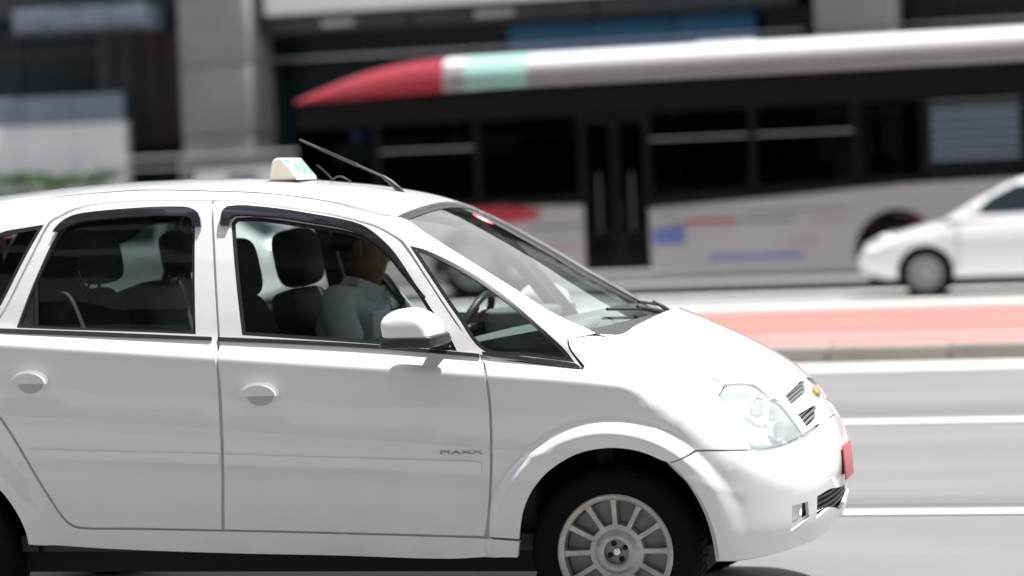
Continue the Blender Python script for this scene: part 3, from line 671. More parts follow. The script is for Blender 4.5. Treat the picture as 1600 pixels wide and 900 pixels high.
# headlights
for mir in (False, True):
    pts = sh['headlight']
    hs = panel_data('cyl', inset(resample(pts), .002), field='low', off=-.001, thick=0, gap=0, h=.03, raw=True)
    hb = panel_data('cyl', inset(resample(pts), -.012), field='low', off=-.055, thick=.004, gap=0, h=.03, raw=True)
    hr_ = ring_data
    hd = panel('headlight', hb, M['lamp_house'], taxi, mir)
    lens = panel('headlight_lens', hs, M['lens'], hd, mir)
    # side wall of the lamp
    poly = inset(resample(pts), -.002); P = lift('cyl', poly, 'low'); N = -grad(f_low, P)
    a = P - N * .004; b = P - N * .060
    if mir: a[:, 1] *= -1; b[:, 1] *= -1
    n = len(a)
    me = bpy.data.meshes.new('lamp_wall'); me.from_pydata(np.concatenate([a, b]).tolist(), [], [(i, (i + 1) % n, n + (i + 1) % n, n + i) for i in range(n)])
    link('lamp_wall', me, M['lamp_house'], hd)
    for (ph, z, r) in ((-.60, .742, .060), (-.70, .765, .050), (-.63, .690, .036)):
        P = lift('cyl', np.array([[ph, z]]), 'low')[0]; N = -grad(f_low, P[None])[0]; N = np.array([.80, -.58, .0]) * .7 + N * .3
        if mir: P[1] *= -1; N[1] *= -1
        o = lathe('lamp_bowl', [(.010, -.030), (r * .5, -.022), (r * .82, -.006), (r, .012), (r * 1.06, .010), (r * 1.05, -.03)], M['lamp_silver'], hd, n=28, axis='x')
        o.location = Vector(P) - Vector(N) * .040; o.rotation_euler = Vector(N).to_track_quat('X', 'Z').to_euler()
        bl = lathe('bulb', [(0, .012), (.008, .008), (.010, -.02)], M['chrome'], o, n=12, axis='x')
# windshield, roof, tailgate, rear bumper
wt = [(-.790 - .02 * (y / .55) ** 2, -y) for y in (0, .15, .3, .42, .52)]
wb = [(.035 - .245 * y * y, -y) for y in (0, .15, .3, .45, .56)]
ws_half = wt + [(-.775, -.575), (-.69, -.6182), (-.5291, -.6437), (-.3721, -.655), (-.2139, -.668), (-.105, -.655), (-.07, -.63)] + wb[::-1]
d_ws = panel_data('top', mirrored_top(ws_half), field='up', off=-.012, thick=0, gap=0)
ws = panel('windshield', d_ws, M['windshield'], taxi)
wso = resample(mirrored_top(ws_half)); wsi = inset(wso, .022)
v2, T = tri2d(inset(wso, -.004), [wsi], .03); P = lift('top', v2, 'up'); N = -grad(f_up, P); P = P - N * .010
T = [t if np.dot(np.cross(P[t[1]] - P[t[0]], P[t[2]] - P[t[0]]), N[t[0]]) > 0 else t[::-1] for t in T]
panel('windshield_seal', (P, N, T, .003), M['rubber'], ws)
def on_ws(x, y, off=.01):
    p = np.array([[x, y]]); P = lift('top', p, 'up'); N = -grad(f_up, P); return Vector(P[0] + N[0] * off), Vector(N[0])
p, n = on_ws(-.665, .06, -.006)
stk = lathe('windshield_sticker', [(0, .0005), (.028, .0005), (.028, 0)], M['white_plastic'], ws, n=24, axis='z'); stk.location = p; stk.rotation_euler = n.to_track_quat('Z', 'Y').to_euler()
stk2 = lathe('sticker_ring', [(.028, .0), (.028, .0012), (.045, .0012), (.045, 0)], M['sticker_red'], stk, n=24, axis='z')
for y0, y1 in ((-.34, .16), (.08, .54)):
    ys = np.linspace(y0, y1, 9)
    pts = [on_ws(-.012 - .245 * y * y - .008 * (8 - k), y, .008)[0] for k, y in enumerate(ys)]
    w = tube('wiper', pts, .006, M['black_plastic'], taxi, n=6)
    pv = on_ws(.02 - .245 * y1 * y1, y1 + .05, .004)[0]
    tube('wiper_arm', [pv, pv.lerp(pts[5], .5) + Vector((0, 0, .004)), pts[4] + Vector((0, 0, .008))], [.012, .009, .006], M['black_plastic'], w, n=6)
# cowl between windshield and hood
cw = []
for y in np.linspace(-.64, .64, 17):
    xa, xb = .06 - .245 * y * y, .09 - .24 * y * y
    xa -= .07
    za = ROOF(xa + .22 * y * y) - .04 * y * y - .012; zb = HOOD(xb + .28 * y * y) - .15 * y * y - .035
    cw.append(((xa, y, float(za)), (xb + .02, y, float(zb))))
me = bpy.data.meshes.new('cowl_panel'); me.from_pydata([q for c in cw for q in c], [], [(2 * i, 2 * i + 2, 2 * i + 3, 2 * i + 1) for i in range(16)])
cwo = link('cowl_panel', me, M['black_plastic'], taxi); md = cwo.modifiers.new('solidify', 'SOLIDIFY'); md.thickness = .01; md.offset = -1
roof_half = [(x, y + .004) for x, y in sh['roof']]
rr = [(wt[i][0] - .008, wt[i][1]) for i in range(5)]
roof_pts = [(-2.96, 0), (-2.955, -.25), (-2.93, -.42), (-2.90, -.46)] + [(float(q[0]), float(q[1])) for q in lift('side', np.array([(-2.86, 1.534), (-2.6, 1.582), (-2.4, 1.6005), (-2.2, 1.616)]), 'all')] + roof_half[:5] + [(-.85, -.583)] + [(-.815, -.56)] + rr[::-1]
d_roof = panel_data('top', mirrored_top(roof_pts), field='up', thick=.03, gap=.001)
roof = panel('roof', d_roof, [M['paint'], M['headliner'], M['paint']], taxi)
def cylr(pts, holes=(), **k):
    """panel round the tail, (angle, z) about a vertical axis"""
    global rays
    old = rays
    def r2(kind, p):
        p = np.asarray(p, float); n = len(p); o = np.zeros((n, 3)); d = np.zeros((n, 3)); a = p[:, 0]
        o[:, 0] = -2.3 - 1.5 * np.cos(a); o[:, 1] = 1.5 * np.sin(a); o[:, 2] = p[:, 1]; d[:, 0] = np.cos(a); d[:, 1] = -np.sin(a)
        return o, d
    rays = r2
    try: return panel_data('r', pts, holes, **k)
    finally: rays = old
tg_pts = [(-.76, .69), (.76, .69), (.77, 1.1), (.72, 1.42), (.55, 1.52), (-.55, 1.52), (-.72, 1.42), (-.77, 1.1)]
tg_win = [(-.60, 1.12), (.60, 1.12), (.58, 1.40), (.45, 1.46), (-.45, 1.46), (-.58, 1.40)]
tail = panel('tailgate', cylr(tg_pts, [tg_win], thick=.02), PB, taxi)
panel('rear_window', cylr(inset(np.array(tg_win), -.01), off=-.006, thick=0, gap=0), M['glass_dark'], tail)
rb_pts = [(-1.0, .40), (-.9, .28), (0, .25), (.9, .28), (1.0, .40), (.97, .672), (-.97, .672)]
panel('rear_bumper', cylr(rb_pts, thick=.014), [M['paint'], M['dark'], M['paint']], taxi)
for s in (-1, 1):
    panel('tail_light', cylr([(s * .765, .70), (s * .90, .72), (s * .90, 1.30), (s * .80, 1.46), (s * .735, 1.46), (s * .775, 1.1)], off=.006, thick=.02, gap=0), M['tail_red'], taxi)

# ---------------------------------------------------------------- floor, arches, wheels
box('underbody', (-2.95, -.70, .22), (.30, .70, .30), M['dark'], taxi)
box('engine_bay', (.0, -.50, .30), (.36, .50, .74), M['dark'], taxi)
box('firewall', (-.08, -.70, .30), (-.02, .70, 1.0), M['dark'], taxi)
for cx in (0., -2.58):
    for s in (-1, 1):
        bm = bmesh.new(); ys = (s * .775, s * .50); R = .385; pr = []
        for k in range(17):
            a = math.pi * (1.0 - 1.0 * k / 16)
            pr.append([bm.verts.new((cx + R * math.cos(a), y, .30 + R * math.sin(a))) for y in ys])
        for i in range(16): bm.faces.new((pr[i][0], pr[i + 1][0], pr[i + 1][1], pr[i][1]))
        bm.faces.new([p[1] for p in pr])
        link('wheel_arch_liner', bm, M['dark'], taxi)
def make_wheel(name, parent, tyre_r=.300, w=.185, rim_r=.208, mt=('tyre', 'alloy', 'alloy_dark')):
    """axle along y, outer face towards -y"""
    tw = bpy.data.objects.new(name, None); COL.objects.link(tw); tw.parent = parent
    h = w / 2
    ty = lathe('tyre', [(rim_r * .96, -h * .80), (rim_r * 1.02, -h * .93), (rim_r * 1.13, -h), (tyre_r * .90, -h * 1.02), (tyre_r * .965, -h * .90), (tyre_r * .99, -h * .72), (tyre_r, -h * .5), (tyre_r, h * .5), (tyre_r * .99, h * .72), (tyre_r * .90, h), (rim_r * 1.02, h * .93), (rim_r * .96, h * .8)], M[mt[0]], tw, n=64)
    bm = bmesh.new()
    for k in range(64):                                    # tread blocks
        a = k * math.tau / 64
        vs = add_box(bm, (-.010, -h * .66, tyre_r - .004), (.010, h * .66, tyre_r + .003))
        bmesh.ops.rotate(bm, verts=vs, cent=(0, 0, 0), matrix=Matrix.Rotation(a, 3, 'Y'))
    t2 = link('tread', bm, M[mt[0]], ty); t2['kind'] = 'stuff'
    rim = lathe('rim', [(rim_r * .955, -h * .50), (rim_r * .965, -h * .84), (rim_r * .99, -h * .93), (rim_r * .965, -h * .97), (rim_r * .92, -h * .93), (rim_r * .885, -h * .86), (rim_r * .875, -h * .2), (rim_r * .87, h * .8)], M[mt[1]], tw, n=64)
    lathe('brake_disc', [(.02, -h * .34), (rim_r * .86, -h * .34), (rim_r * .86, h * .1)], M[mt[2]], rim, n=40)
    lathe('wheel_dish', [(rim_r * .30, -h * .60), (rim_r * .46, -h * .62), (rim_r * .50, -h * .42)], M[mt[1]], rim, n=40)
    ns = 12
    for k in range(ns):                                    # spokes
        bm = bmesh.new(); a0 = k * math.tau / ns
        secs = [(rim_r * .38, .026, -h * .60, .022), (rim_r * .60, .022, -h * .66, .020), (rim_r * .80, .024, -h * .72, .018), (rim_r * .93, .036, -h * .78, .016)]
        pr = []
        for r, wd, y, th in secs:
            pr.append([bm.verts.new(q) for q in ((-wd / 2, y + th, r), (-wd * .36, y, r), (wd * .36, y, r), (wd / 2, y + th, r))])
        for i in range(len(pr) - 1):
            for j in range(3): bm.faces.new((pr[i][j], pr[i][j + 1], pr[i + 1][j + 1], pr[i + 1][j]))
            bm.faces.new((pr[i][3], pr[i][0], pr[i + 1][0], pr[i + 1][3]))
        bmesh.ops.rotate(bm, verts=bm.verts, cent=(0, 0, 0), matrix=Matrix.Rotation(a0 + .2, 3, 'Y'))
        bmesh.ops.recalc_face_normals(bm, faces=bm.faces)
        link('spoke', bm, M[mt[1]], rim, smooth=rad(35))
    lathe('hub_ring', [(rim_r * .20, -h * .30), (rim_r * .215, -h * .70), (rim_r * .25, -h * .74), (rim_r * .33, -h * .70), (rim_r * .40, -h * .56)], M[mt[1]], rim, n=32)
    lathe('hub_well', [(0, -h * .44), (rim_r * .21, -h * .44)], M['badge'], rim, n=24)
    lathe('hub_cap', [(0, -h * .60), (.012, -h * .59), (.017, -h * .42)], M['chrome'], rim, n=20)
    for k in range(4):
        a = k * math.tau / 4 + .75
        lathe('lug_nut', [(0, -h * .54), (.009, -h * .54), (.011, -h * .42)], M['dark'], rim, n=6, c=(.030 * math.cos(a), 0, .030 * math.sin(a)))
    return tw
for (x, s, ry) in ((0., -1, .3), (-2.58, -1, .9), (0., 1, 1.2), (-2.58, 1, .1)):
    w = make_wheel('wheel', taxi)
    w.location = (x, s * .722, .300); w.rotation_euler = (0, ry, 0 if s < 0 else math.pi)

# ---------------------------------------------------------------- mirrors, antenna, roof sign
for s in (-1, 1):
    def msh(v):
        v = v.copy(); t = v.z / .085; a = max(0, 1 - .30 * max(0, t) ** 2)
        v.x *= (1 - .18 * max(0, t) - .1 * (v.y * -1 / .13)); v.y *= a; return v
    mr = soft('side_mirror', (.172, .24, .118), (-.66, s * .945, 1.124), M['paint'], taxi, lev=3, shape=lambda v: Vector((v.x * (1 - .34 * max(0, v.z / .059) ** 2) - .012 * (v.z / .059), v.y * (1 - .25 * max(0, v.z / .059) ** 2), v.z - .02 * (v.x / .0825) ** 2 * max(0, v.z / .059))))
    soft('mirror_base', (.20, .25, .042), (-.65, s * .945, 1.066), M['black_plastic'], mr, lev=2)
    tube('mirror_stalk', [(-.60, s * .775, 1.055), (-.61, s * .83, 1.060), (-.63, s * .90, 1.064)], [.034, .026, .03], M['black_plastic'], mr, n=10)
    box('mirror_glass', (-.742, s * .945 - .08, 1.088), (-.736, s * .945 + .08, 1.135), M['chrome'], mr, bev=.002)
def on_roof(x, y, off=0.):
    P = lift('top', np.array([[x, y]]), 'up'); return Vector(P[0]) + Vector((0, 0, off))
a0 = on_roof(-.985, -.09, -.003)
ant = tube('antenna', [a0 + Vector((.05, 0, -.012)), a0 + Vector((.028, 0, .006)), a0 + Vector((0, 0, .032)), a0 + Vector((-.03, 0, .055))], [.006, .012, .010, .006], M['black_plastic'], taxi, n=10)
mp = [a0 + Vector((-.03, 0, .055)), a0 + Vector((-.36, .0, .21))]
tube('mast', mp, .0042, M['black_plastic'], ant)
bm = bmesh.new(); pts = []
for k in range(260):
    t = .30 + .45 * k / 259; q = mp[0].lerp(mp[1], t); a = k * .75
    pts.append(q + Vector((.42, 0, .9)) * .0052 * math.cos(a) + Vector((0, 1, 0)) * .0052 * math.sin(a))
add_tube(bm, pts, .0016, 5); link('mast_coil', bm, M['black_plastic'], ant)
# roof sign: a wedge whose sloping front face carries the lettering
sc = on_roof(-1.352, -.09)
Wd = .115
prof = [(-.085, .0), (-.070, .078), (-.060, .088), (-.048, .092), (-.030, .090), (.028, .018), (.032, .0)]
bm = bmesh.new(); L = []
for y in (-Wd, -Wd + .006, Wd - .006, Wd):
    k = .94 if abs(y) == Wd else 1
    L.append([bm.verts.new((-.02 + (x + .02) * k, y, z * (k if z > .01 else 1))) for x, z in prof])
for i in range(3):
    for j in range(len(prof)): bm.faces.new((L[i][j], L[i][(j + 1) % len(prof)], L[i + 1][(j + 1) % len(prof)], L[i + 1][j]))
bm.faces.new(L[0]); bm.faces.new(L[3][::-1])
bmesh.ops.recalc_face_normals(bm, faces=bm.faces)
sign = link('roof_sign', bm, M['cream'], taxi, smooth=rad(30)); sign.location = sc + Vector((0, 0, -.004))
box('sign_base', (-.092, -Wd - .004, -.006), (.04, Wd + .004, .006), M['rubber'], sign)
td = bpy.data.curves.new('sign_text', 'FONT'); td.body = 'TAXI'; td.size = .098; td.extrude = .0012; td.align_x = 'CENTER'; td.align_y = 'CENTER'; td.offset = .0012
tmp = bpy.data.objects.new('tmp2', td); COL.objects.link(tmp); bpy.context.view_layer.update()
me = bpy.data.meshes.new_from_object(tmp.evaluated_get(bpy.context.evaluated_depsgraph_get())); COL.objects.unlink(tmp)
lt = link('sign_lettering', me, M['green_print'], sign)
xd = Vector((0, 1, 0)); yd = Vector((-.058, 0, .072)).normalized(); zd = xd.cross(yd)
lt.matrix_local = Matrix(((xd.x, yd.x, zd.x, -.0005), (xd.y, yd.y, zd.y, 0), (xd.z, yd.z, zd.z, .0545), (0, 0, 0, 1)))
cb = []
for t in np.linspace(0, 1, 14): cb.append(on_roof(-1.322 + .14 * t, .03 + .02 * math.sin(t * 6), .004 + (.055 * (1 - t * 2.4) if t < .4 else .018 * abs(math.sin((t - .4) * 5.2)))))
tube('sign_cable', cb, .0032, M['rubber'], sign, n=6).matrix_parent_inverse = Matrix.Translation(sign.location).inverted()

# ---------------------------------------------------------------- cabin
box('cabin_floor', (-3.0, -.74, .302), (-.10, .74, .36), M['trim'], taxi)
dsh = soft('dashboard', (.62, 1.40, .34), (-.40, 0, .90), M['dash'], taxi, lev=2, shape=lambda v: Vector((v.x, v.y, v.z + (.05 * v.x / .31))))
soft('instrument_hood', (.24, .38, .10), (-.60, .36, 1.06), M['dash'], dsh, lev=2)
box('dash_skirt', (-.62, -.69, .36), (-.30, .69, .80), M['trim'], dsh, bev=.03)
mi = soft('rear_view_mirror', (.03, .22, .065), (-.70, .0, 1.415), M['black_plastic'], taxi, lev=2)
tube('mirror_arm', [(-.69, 0, 1.43), (-.715, 0, 1.475)], .008, M['black_plastic'], mi)
def seat(x, y, hr, rear=False, wd=.50, n=1):
    st = empty_part('seat', taxi)
    soft('seat_cushion', (.52, wd, .18), (x + .30, y, .56), M['seat'], st, rot=(0, rad(-7), 0))
    soft('backrest', (.17, wd, .64), (x + .0, y, .90), M['seat'], st, rot=(0, rad(-16), 0), lev=2,
         shape=lambda v: Vector((v.x * (1 - .35 * max(0, v.z / .32)), v.y * (1 - .16 * max(0, v.z / .32)), v.z)))
    for k in range(n):
        yy = y + (k - (n - 1) / 2) * .42
        h = soft('headrest', (.145, .29, .235), (hr[0], yy, hr[1]), M['seat'], st, rot=(0, rad(-10), 0), lev=3, cuts=1)
        for q in (-.05, .05): tube('headrest_post', [(hr[0], yy + q, hr[1] - .05), (hr[0] + .0, yy + q, hr[1] - .20)], .006, M['chrome'], h, n=6)
    return st
def empty_part(name, parent):
    o = bpy.data.objects.new(name, None); COL.objects.link(o); o.parent = parent; return o
seat(-1.46, -.36, (-1.535, 1.315)); seat(-1.46, .36, (-1.535, 1.335))
bench = empty_part('rear_bench', taxi)
soft('seat_cushion', (.50, 1.30, .18), (-2.0, 0, .58), M['seat'], bench)
for y, wd in ((-.40, .62), (.40, .62)):
    soft('backrest', (.18, wd, .66), (-2.10, y, .93), M['seat'], bench, rot=(0, rad(-18), 0))
    hz = 1.372
    h = soft('headrest', (.115, .24, .185), (-2.062, y, hz), M['seat'], bench, rot=(0, rad(-8), 0), lev=3, cuts=1)
    for q in (-.05, .05): tube('headrest_post', [(-2.08, y + q, hz - .06), (-2.12, y + q, hz - .18)], .006, M['chrome'], h, n=6)
sw = empty_part('steering_wheel', taxi)
bm = bmesh.new(); pts = [(0, .185 * math.cos(k * math.tau / 40), .185 * math.sin(k * math.tau / 40)) for k in range(41)]
add_tube(bm, pts, .015, 10, caps=False); rimw = link('wheel_rim', bm, M['black_plastic'], sw, smooth=rad(60))
soft('wheel_hub', (.05, .17, .13), (.015, 0, -.01), M['black_plastic'], sw, lev=2)
for a in (0, math.pi, -math.pi / 2): tube('wheel_spoke', [(.012, .06 * math.cos(a), .05 * math.sin(a)), (0, .18 * math.cos(a), .18 * math.sin(a))], .013, M['black_plastic'], sw)
tube('steering_column', [(.02, 0, 0), (.30, 0, -.02)], .03, M['black_plastic'], sw)
sw.location = (-.83, .36, 1.0); sw.rotation_euler = (0, rad(28), 0)
# driver's belt, from the far pillar across the chest
bel = []
for p in ((-1.42, .66, 1.36), (-1.30, .54, 1.285), (-1.18, .40, 1.225), (-1.085, .285, 1.14), (-1.055, .235, 1.04), (-1.06, .20, .92), (-1.17, .12, .74)): bel.append(p)

# ---------------------------------------------------------------- driver
def skin_obj(name, nodes, edges, m, parent, sub=2):
    me = bpy.data.meshes.new(name); me.from_pydata([n[0] for n in nodes], edges, [])
    o = link(name, me, m, parent)
    o.modifiers.new('skin', 'SKIN'); me.skin_vertices if False else None
    if not me.skin_vertices: bpy.context.view_layer.objects.active = o
    lay = me.skin_vertices[0] if len(me.skin_vertices) else None
    for i, n in enumerate(nodes):
        r = n[1] if isinstance(n[1], tuple) else (n[1], n[1])
        lay.data[i].radius = r; lay.data[i].use_root = (i == 0)
    o.modifiers['skin'].use_smooth_shade = True
    sd = o.modifiers.new('subdivision', 'SUBSURF'); sd.levels = sd.render_levels = sub
    return o
person = empty('person', 'driver in a pale blue short sleeved shirt behind the taxi steering wheel', 'person', (-1.355, .36, .60), rad(-14))
person.scale = (1.05, 1.05, 1.03)
def rel(p): return (p[0] + 1.38, p[1] - .36, p[2] - .60)
nd = []; ed = []
def add(p, r, par=None):
    nd.append((rel(p), r)); i = len(nd) - 1
    if par is not None: ed.append((par, i))
    return i
pel = add((-1.36, .36, .70), (.14, .12)); spn = add((-1.345, .36, .90), (.13, .105), pel); che = add((-1.30, .36, 1.08), (.145, .11), spn)
nck0 = add((-1.275, .36, 1.19), (.060, .06), che); nck = add((-1.255, .36, 1.235), (.055, .055), nck0)
jaw = add((-1.235, .36, 1.29), (.068, .075), nck); hed = add((-1.245, .36, 1.36), (.074, .092), jaw); top_ = add((-1.25, .36, 1.415), (.060, .075), hed)
for s in (-1, 1):
    shd = add((-1.30, .36 + s * .165, 1.155), .062, che); elb = add((-1.16, .36 + s * .235, .93), .045, shd)
    wri = add((-.945, .36 + s * .185, 1.03), .028, elb); pal = add((-.885, .36 + s * .18, 1.045), (.030, .020), wri)
    for k in range(4):
        f1 = add((-.855 + .004 * k, .36 + s * (.165 + .002 * k), 1.075 - k * .021), .0095, pal)
        f2 = add((-.822 + .003 * k, .36 + s * (.172 + .002 * k), 1.080 - k * .021), .0088, f1)
        add((-.818, .36 + s * (.195 + .001 * k), 1.074 - k * .020), .0075, f2)
    t1 = add((-.885, .36 + s * .155, 1.072), .0105, pal); add((-.862, .36 + s * .150, 1.100), .009, t1)
    hip = add((-1.30, .36 + s * .10, .67), .085, pel); kne = add((-.93, .36 + s * .15, .70), .062, hip); ank = add((-.66, .36 + s * .13, .43), .042, kne); add((-.55, .36 + s * .13, .41), .035, ank)
body = skin_obj('body', nd, ed, M['skin'], person)
def part_from(f, lo, hi, m, name, par):
    pass
# head details: nose, ears, eyes, hair
hb = Vector(rel((-1.235, .36, 1.345)))
soft('nose', (.045, .034, .055), hb + Vector((.080, 0, -.005)), M['skin'], body, rot=(0, rad(20), 0), lev=2)
for s in (-1, 1):
    soft('ear', (.035, .016, .062), hb + Vector((-.012, s * .083, 0)), M['skin'], body, lev=2)
    soft('eye', (.016, .030, .016), hb + Vector((.058, s * .030, .020)), M['eye'], body, lev=2)
soft('mouth', (.014, .052, .014), hb + Vector((.066, 0, -.052)), M['trousers'], body, lev=2)
def hair_shape(v):
    v = v.copy()
    if v.x > .02: v.z = max(v.z, .012 + (v.x - .02) * .5)
    return v
soft('hair', (.225, .185, .150), hb + Vector((-.022, 0, .062)), M['hair'], body, lev=3, shape=hair_shape)
# shirt: own cloth surface with sleeves, collar and placket
nd2 = []; ed2 = []
def add2(p, r, par=None):
    nd2.append((rel(p), r)); i = len(nd2) - 1
    if par is not None: ed2.append((par, i))
    return i
s0 = add2((-1.36, .36, .72), (.185, .16)); s1 = add2((-1.345, .36, .90), (.185, .155), s0); s2 = add2((-1.295, .36, 1.07), (.185, .145), s1); s3 = add2((-1.283, .36, 1.155), (.10, .088), s2); s4 = add2((-1.272, .36, 1.198), (.070, .070), s3)
for s in (-1, 1):
    a = add2((-1.305, .36 + s * .17, 1.145), .078, s2); b = add2((-1.235, .36 + s * .225, 1.03), .073, a); add2((-1.185, .36 + s * .243, .955), .070, b)
shirt = skin_obj('shirt', nd2, ed2, M['shirt'], body)
for s in (-1, 1):
    me = bpy.data.meshes.new('collar')
    q = [(-1.31, .36 + s * .075, 1.235), (-1.24, .36 + s * .085, 1.225), (-1.165, .36 + s * .03, 1.185), (-1.185, .36 + s * .075, 1.135), (-1.25, .36 + s * .115, 1.175), (-1.32, .36 + s * .11, 1.195)]
    me.from_pydata([rel(p) for p in q], [], [(0, 1, 4, 5), (1, 2, 3, 4)])
    c = link('collar', me, M['shirt'], shirt); md = c.modifiers.new('solidify', 'SOLIDIFY'); md.thickness = .006
tube('placket', [rel((-1.172, .352, 1.17)), rel((-1.145, .352, 1.08)), rel((-1.165, .352, .92))], .006, M['shirt'], shirt, n=6)
box('pocket', rel((-1.165, .205, 1.00)), rel((-1.145, .30, 1.10)), M['shirt'], shirt, bev=.006)
nd3 = [(rel((-1.36, .36, .70)), .165)]; ed3 = []
for s in (-1, 1):
    nd3 += [(rel((-1.28, .36 + s * .10, .67)), .10), (rel((-.93, .36 + s * .15, .705)), .078), (rel((-.70, .36 + s * .13, .47)), .06)]
    b = len(nd3) - 3; ed3 += [(0, b), (b, b + 1), (b + 1, b + 2)]
skin_obj('trousers', nd3, ed3, M['trousers'], body)
# the seat belt belongs to the car
bm = bmesh.new(); pr = None
for p in bel:
    q = [bm.verts.new((p[0] + .012, p[1] + .026, p[2] + .016)), bm.verts.new((p[0] + .012, p[1] - .026, p[2] - .016))]
    if pr: bm.faces.new((pr[0], pr[1], q[1], q[0]))
    pr = q
sb = link('seat_belt', bm, M['rubber'], taxi); md = sb.modifiers.new('solidify', 'SOLIDIFY'); md.thickness = .004
# ---------------------------------------------------------------- ground, road, bike path
def sheet(name, x0, x1, y0, y1, z, m, parent=None, kind=True):
    me = bpy.data.meshes.new(name); me.from_pydata([(x0, y0, z), (x1, y0, z), (x1, y1, z), (x0, y1, z)], [], [(0, 1, 2, 3)])
    o = link(name, me, m, parent)
    if kind and not parent: o['kind'] = 'structure'
    return o
sheet('ground', -600, 600, -600, 600, -.02, M['pavement'])
sheet('road', -400, 400, -3.2, 11.66, 0, M['asphalt'])
sheet('gutter', -400, 400, 10.86, 11.655, .004, M['gutter'])
for y0, y1, nm in ((7.15, 7.95, 'worn_strip'), (2.66, 3.0, 'worn_strip')):
    sheet(nm, -400, 400, y0, y1, .004, M['asphalt_old'])
for y in (6.68, 2.40): sheet('lane_line', -60, 60, y - .075, y + .075, .008, M['road_paint'])
# the raised median with its red cycle path
me_k = bpy.data.meshes.new('kerb_stone'); bm = bmesh.new(); add_box(bm, (0, 17.84, -.05), (.994, 18.14, .16), .02, 2); bm.to_mesh(me_k); bm.free(); me_k.materials.append(M['gutter'])
near_kerb = sheet('kerb', -60, 60, 11.68, 11.96, .10, M['kerb'])
me_n = bpy.data.meshes.new('kerb_stone'); bm = bmesh.new(); add_box(bm, (.004, 11.66, -.05), (.996, 11.98, .150), .022, 2); bm.to_mesh(me_n); bm.free(); me_n.materials.append(M['kerb'])
for k in range(-22, 16):
    o = bpy.data.objects.new('kerb_stone', me_n); COL.objects.link(o); o.parent = near_kerb; o.location = (k, .004 * math.sin(k * 2.3), .003 * math.sin(k * 1.7))
far_kerb = sheet('far_kerb', -60, 60, 17.86, 18.12, .10, M['kerb'])
for k in range(-24, 16):
    o = bpy.data.objects.new('kerb_stone', me_k); COL.objects.link(o); o.parent = far_kerb; o.location = (k, 0, 0)
box_p = bmesh.new(); add_box(box_p, (-200, 11.985, -.05), (200, 17.838, .146)); struct('cycle_path', box_p, M['red_path'])
sheet('path_edge_line', -60, 60, 12.82, 12.93, .150, M['road_paint'])
sheet('path_edge_line', -60, 60, 17.30, 17.42, .150, M['road_paint'])
for k in range(-12, 8): sheet('path_centre_dash', k * 2.6, k * 2.6 + 1.7, 15.02, 15.12, .150, M['yellow_paint'])
sheet('far_road', -400, 400, 18.13, 29.6, 0, M['far_asphalt'])
sheet('far_lane_line', -60, 60, 23.85, 24.35, .006, M['road_paint'])
sheet('far_lane_line', -60, 60, 21.3, 21.75, .006, M['road_paint'])
sheet('far_wear_and_shade_strip', -60, 60, 22.35, 23.15, .004, M['tar_and_shade'])
sheet('far_wear_and_shade_strip', -60, 60, 18.9, 19.35, .004, M['tar_and_shade'])
sheet('far_wear_and_shade_strip', -60, 60, 24.9, 27.6, .004, M['tar_and_shade'])  # bus shadow painted on the road as a dark strip
box_p = bmesh.new(); add_box(box_p, (-200, 29.6, -.05), (200, 60, .15), .02); struct('far_pavement', box_p, M['pavement'])
box_p = bmesh.new(); add_box(box_p, (-200, -60, -.05), (200, -3.2, .15), .02); struct('near_pavement', box_p, M['pavement'])

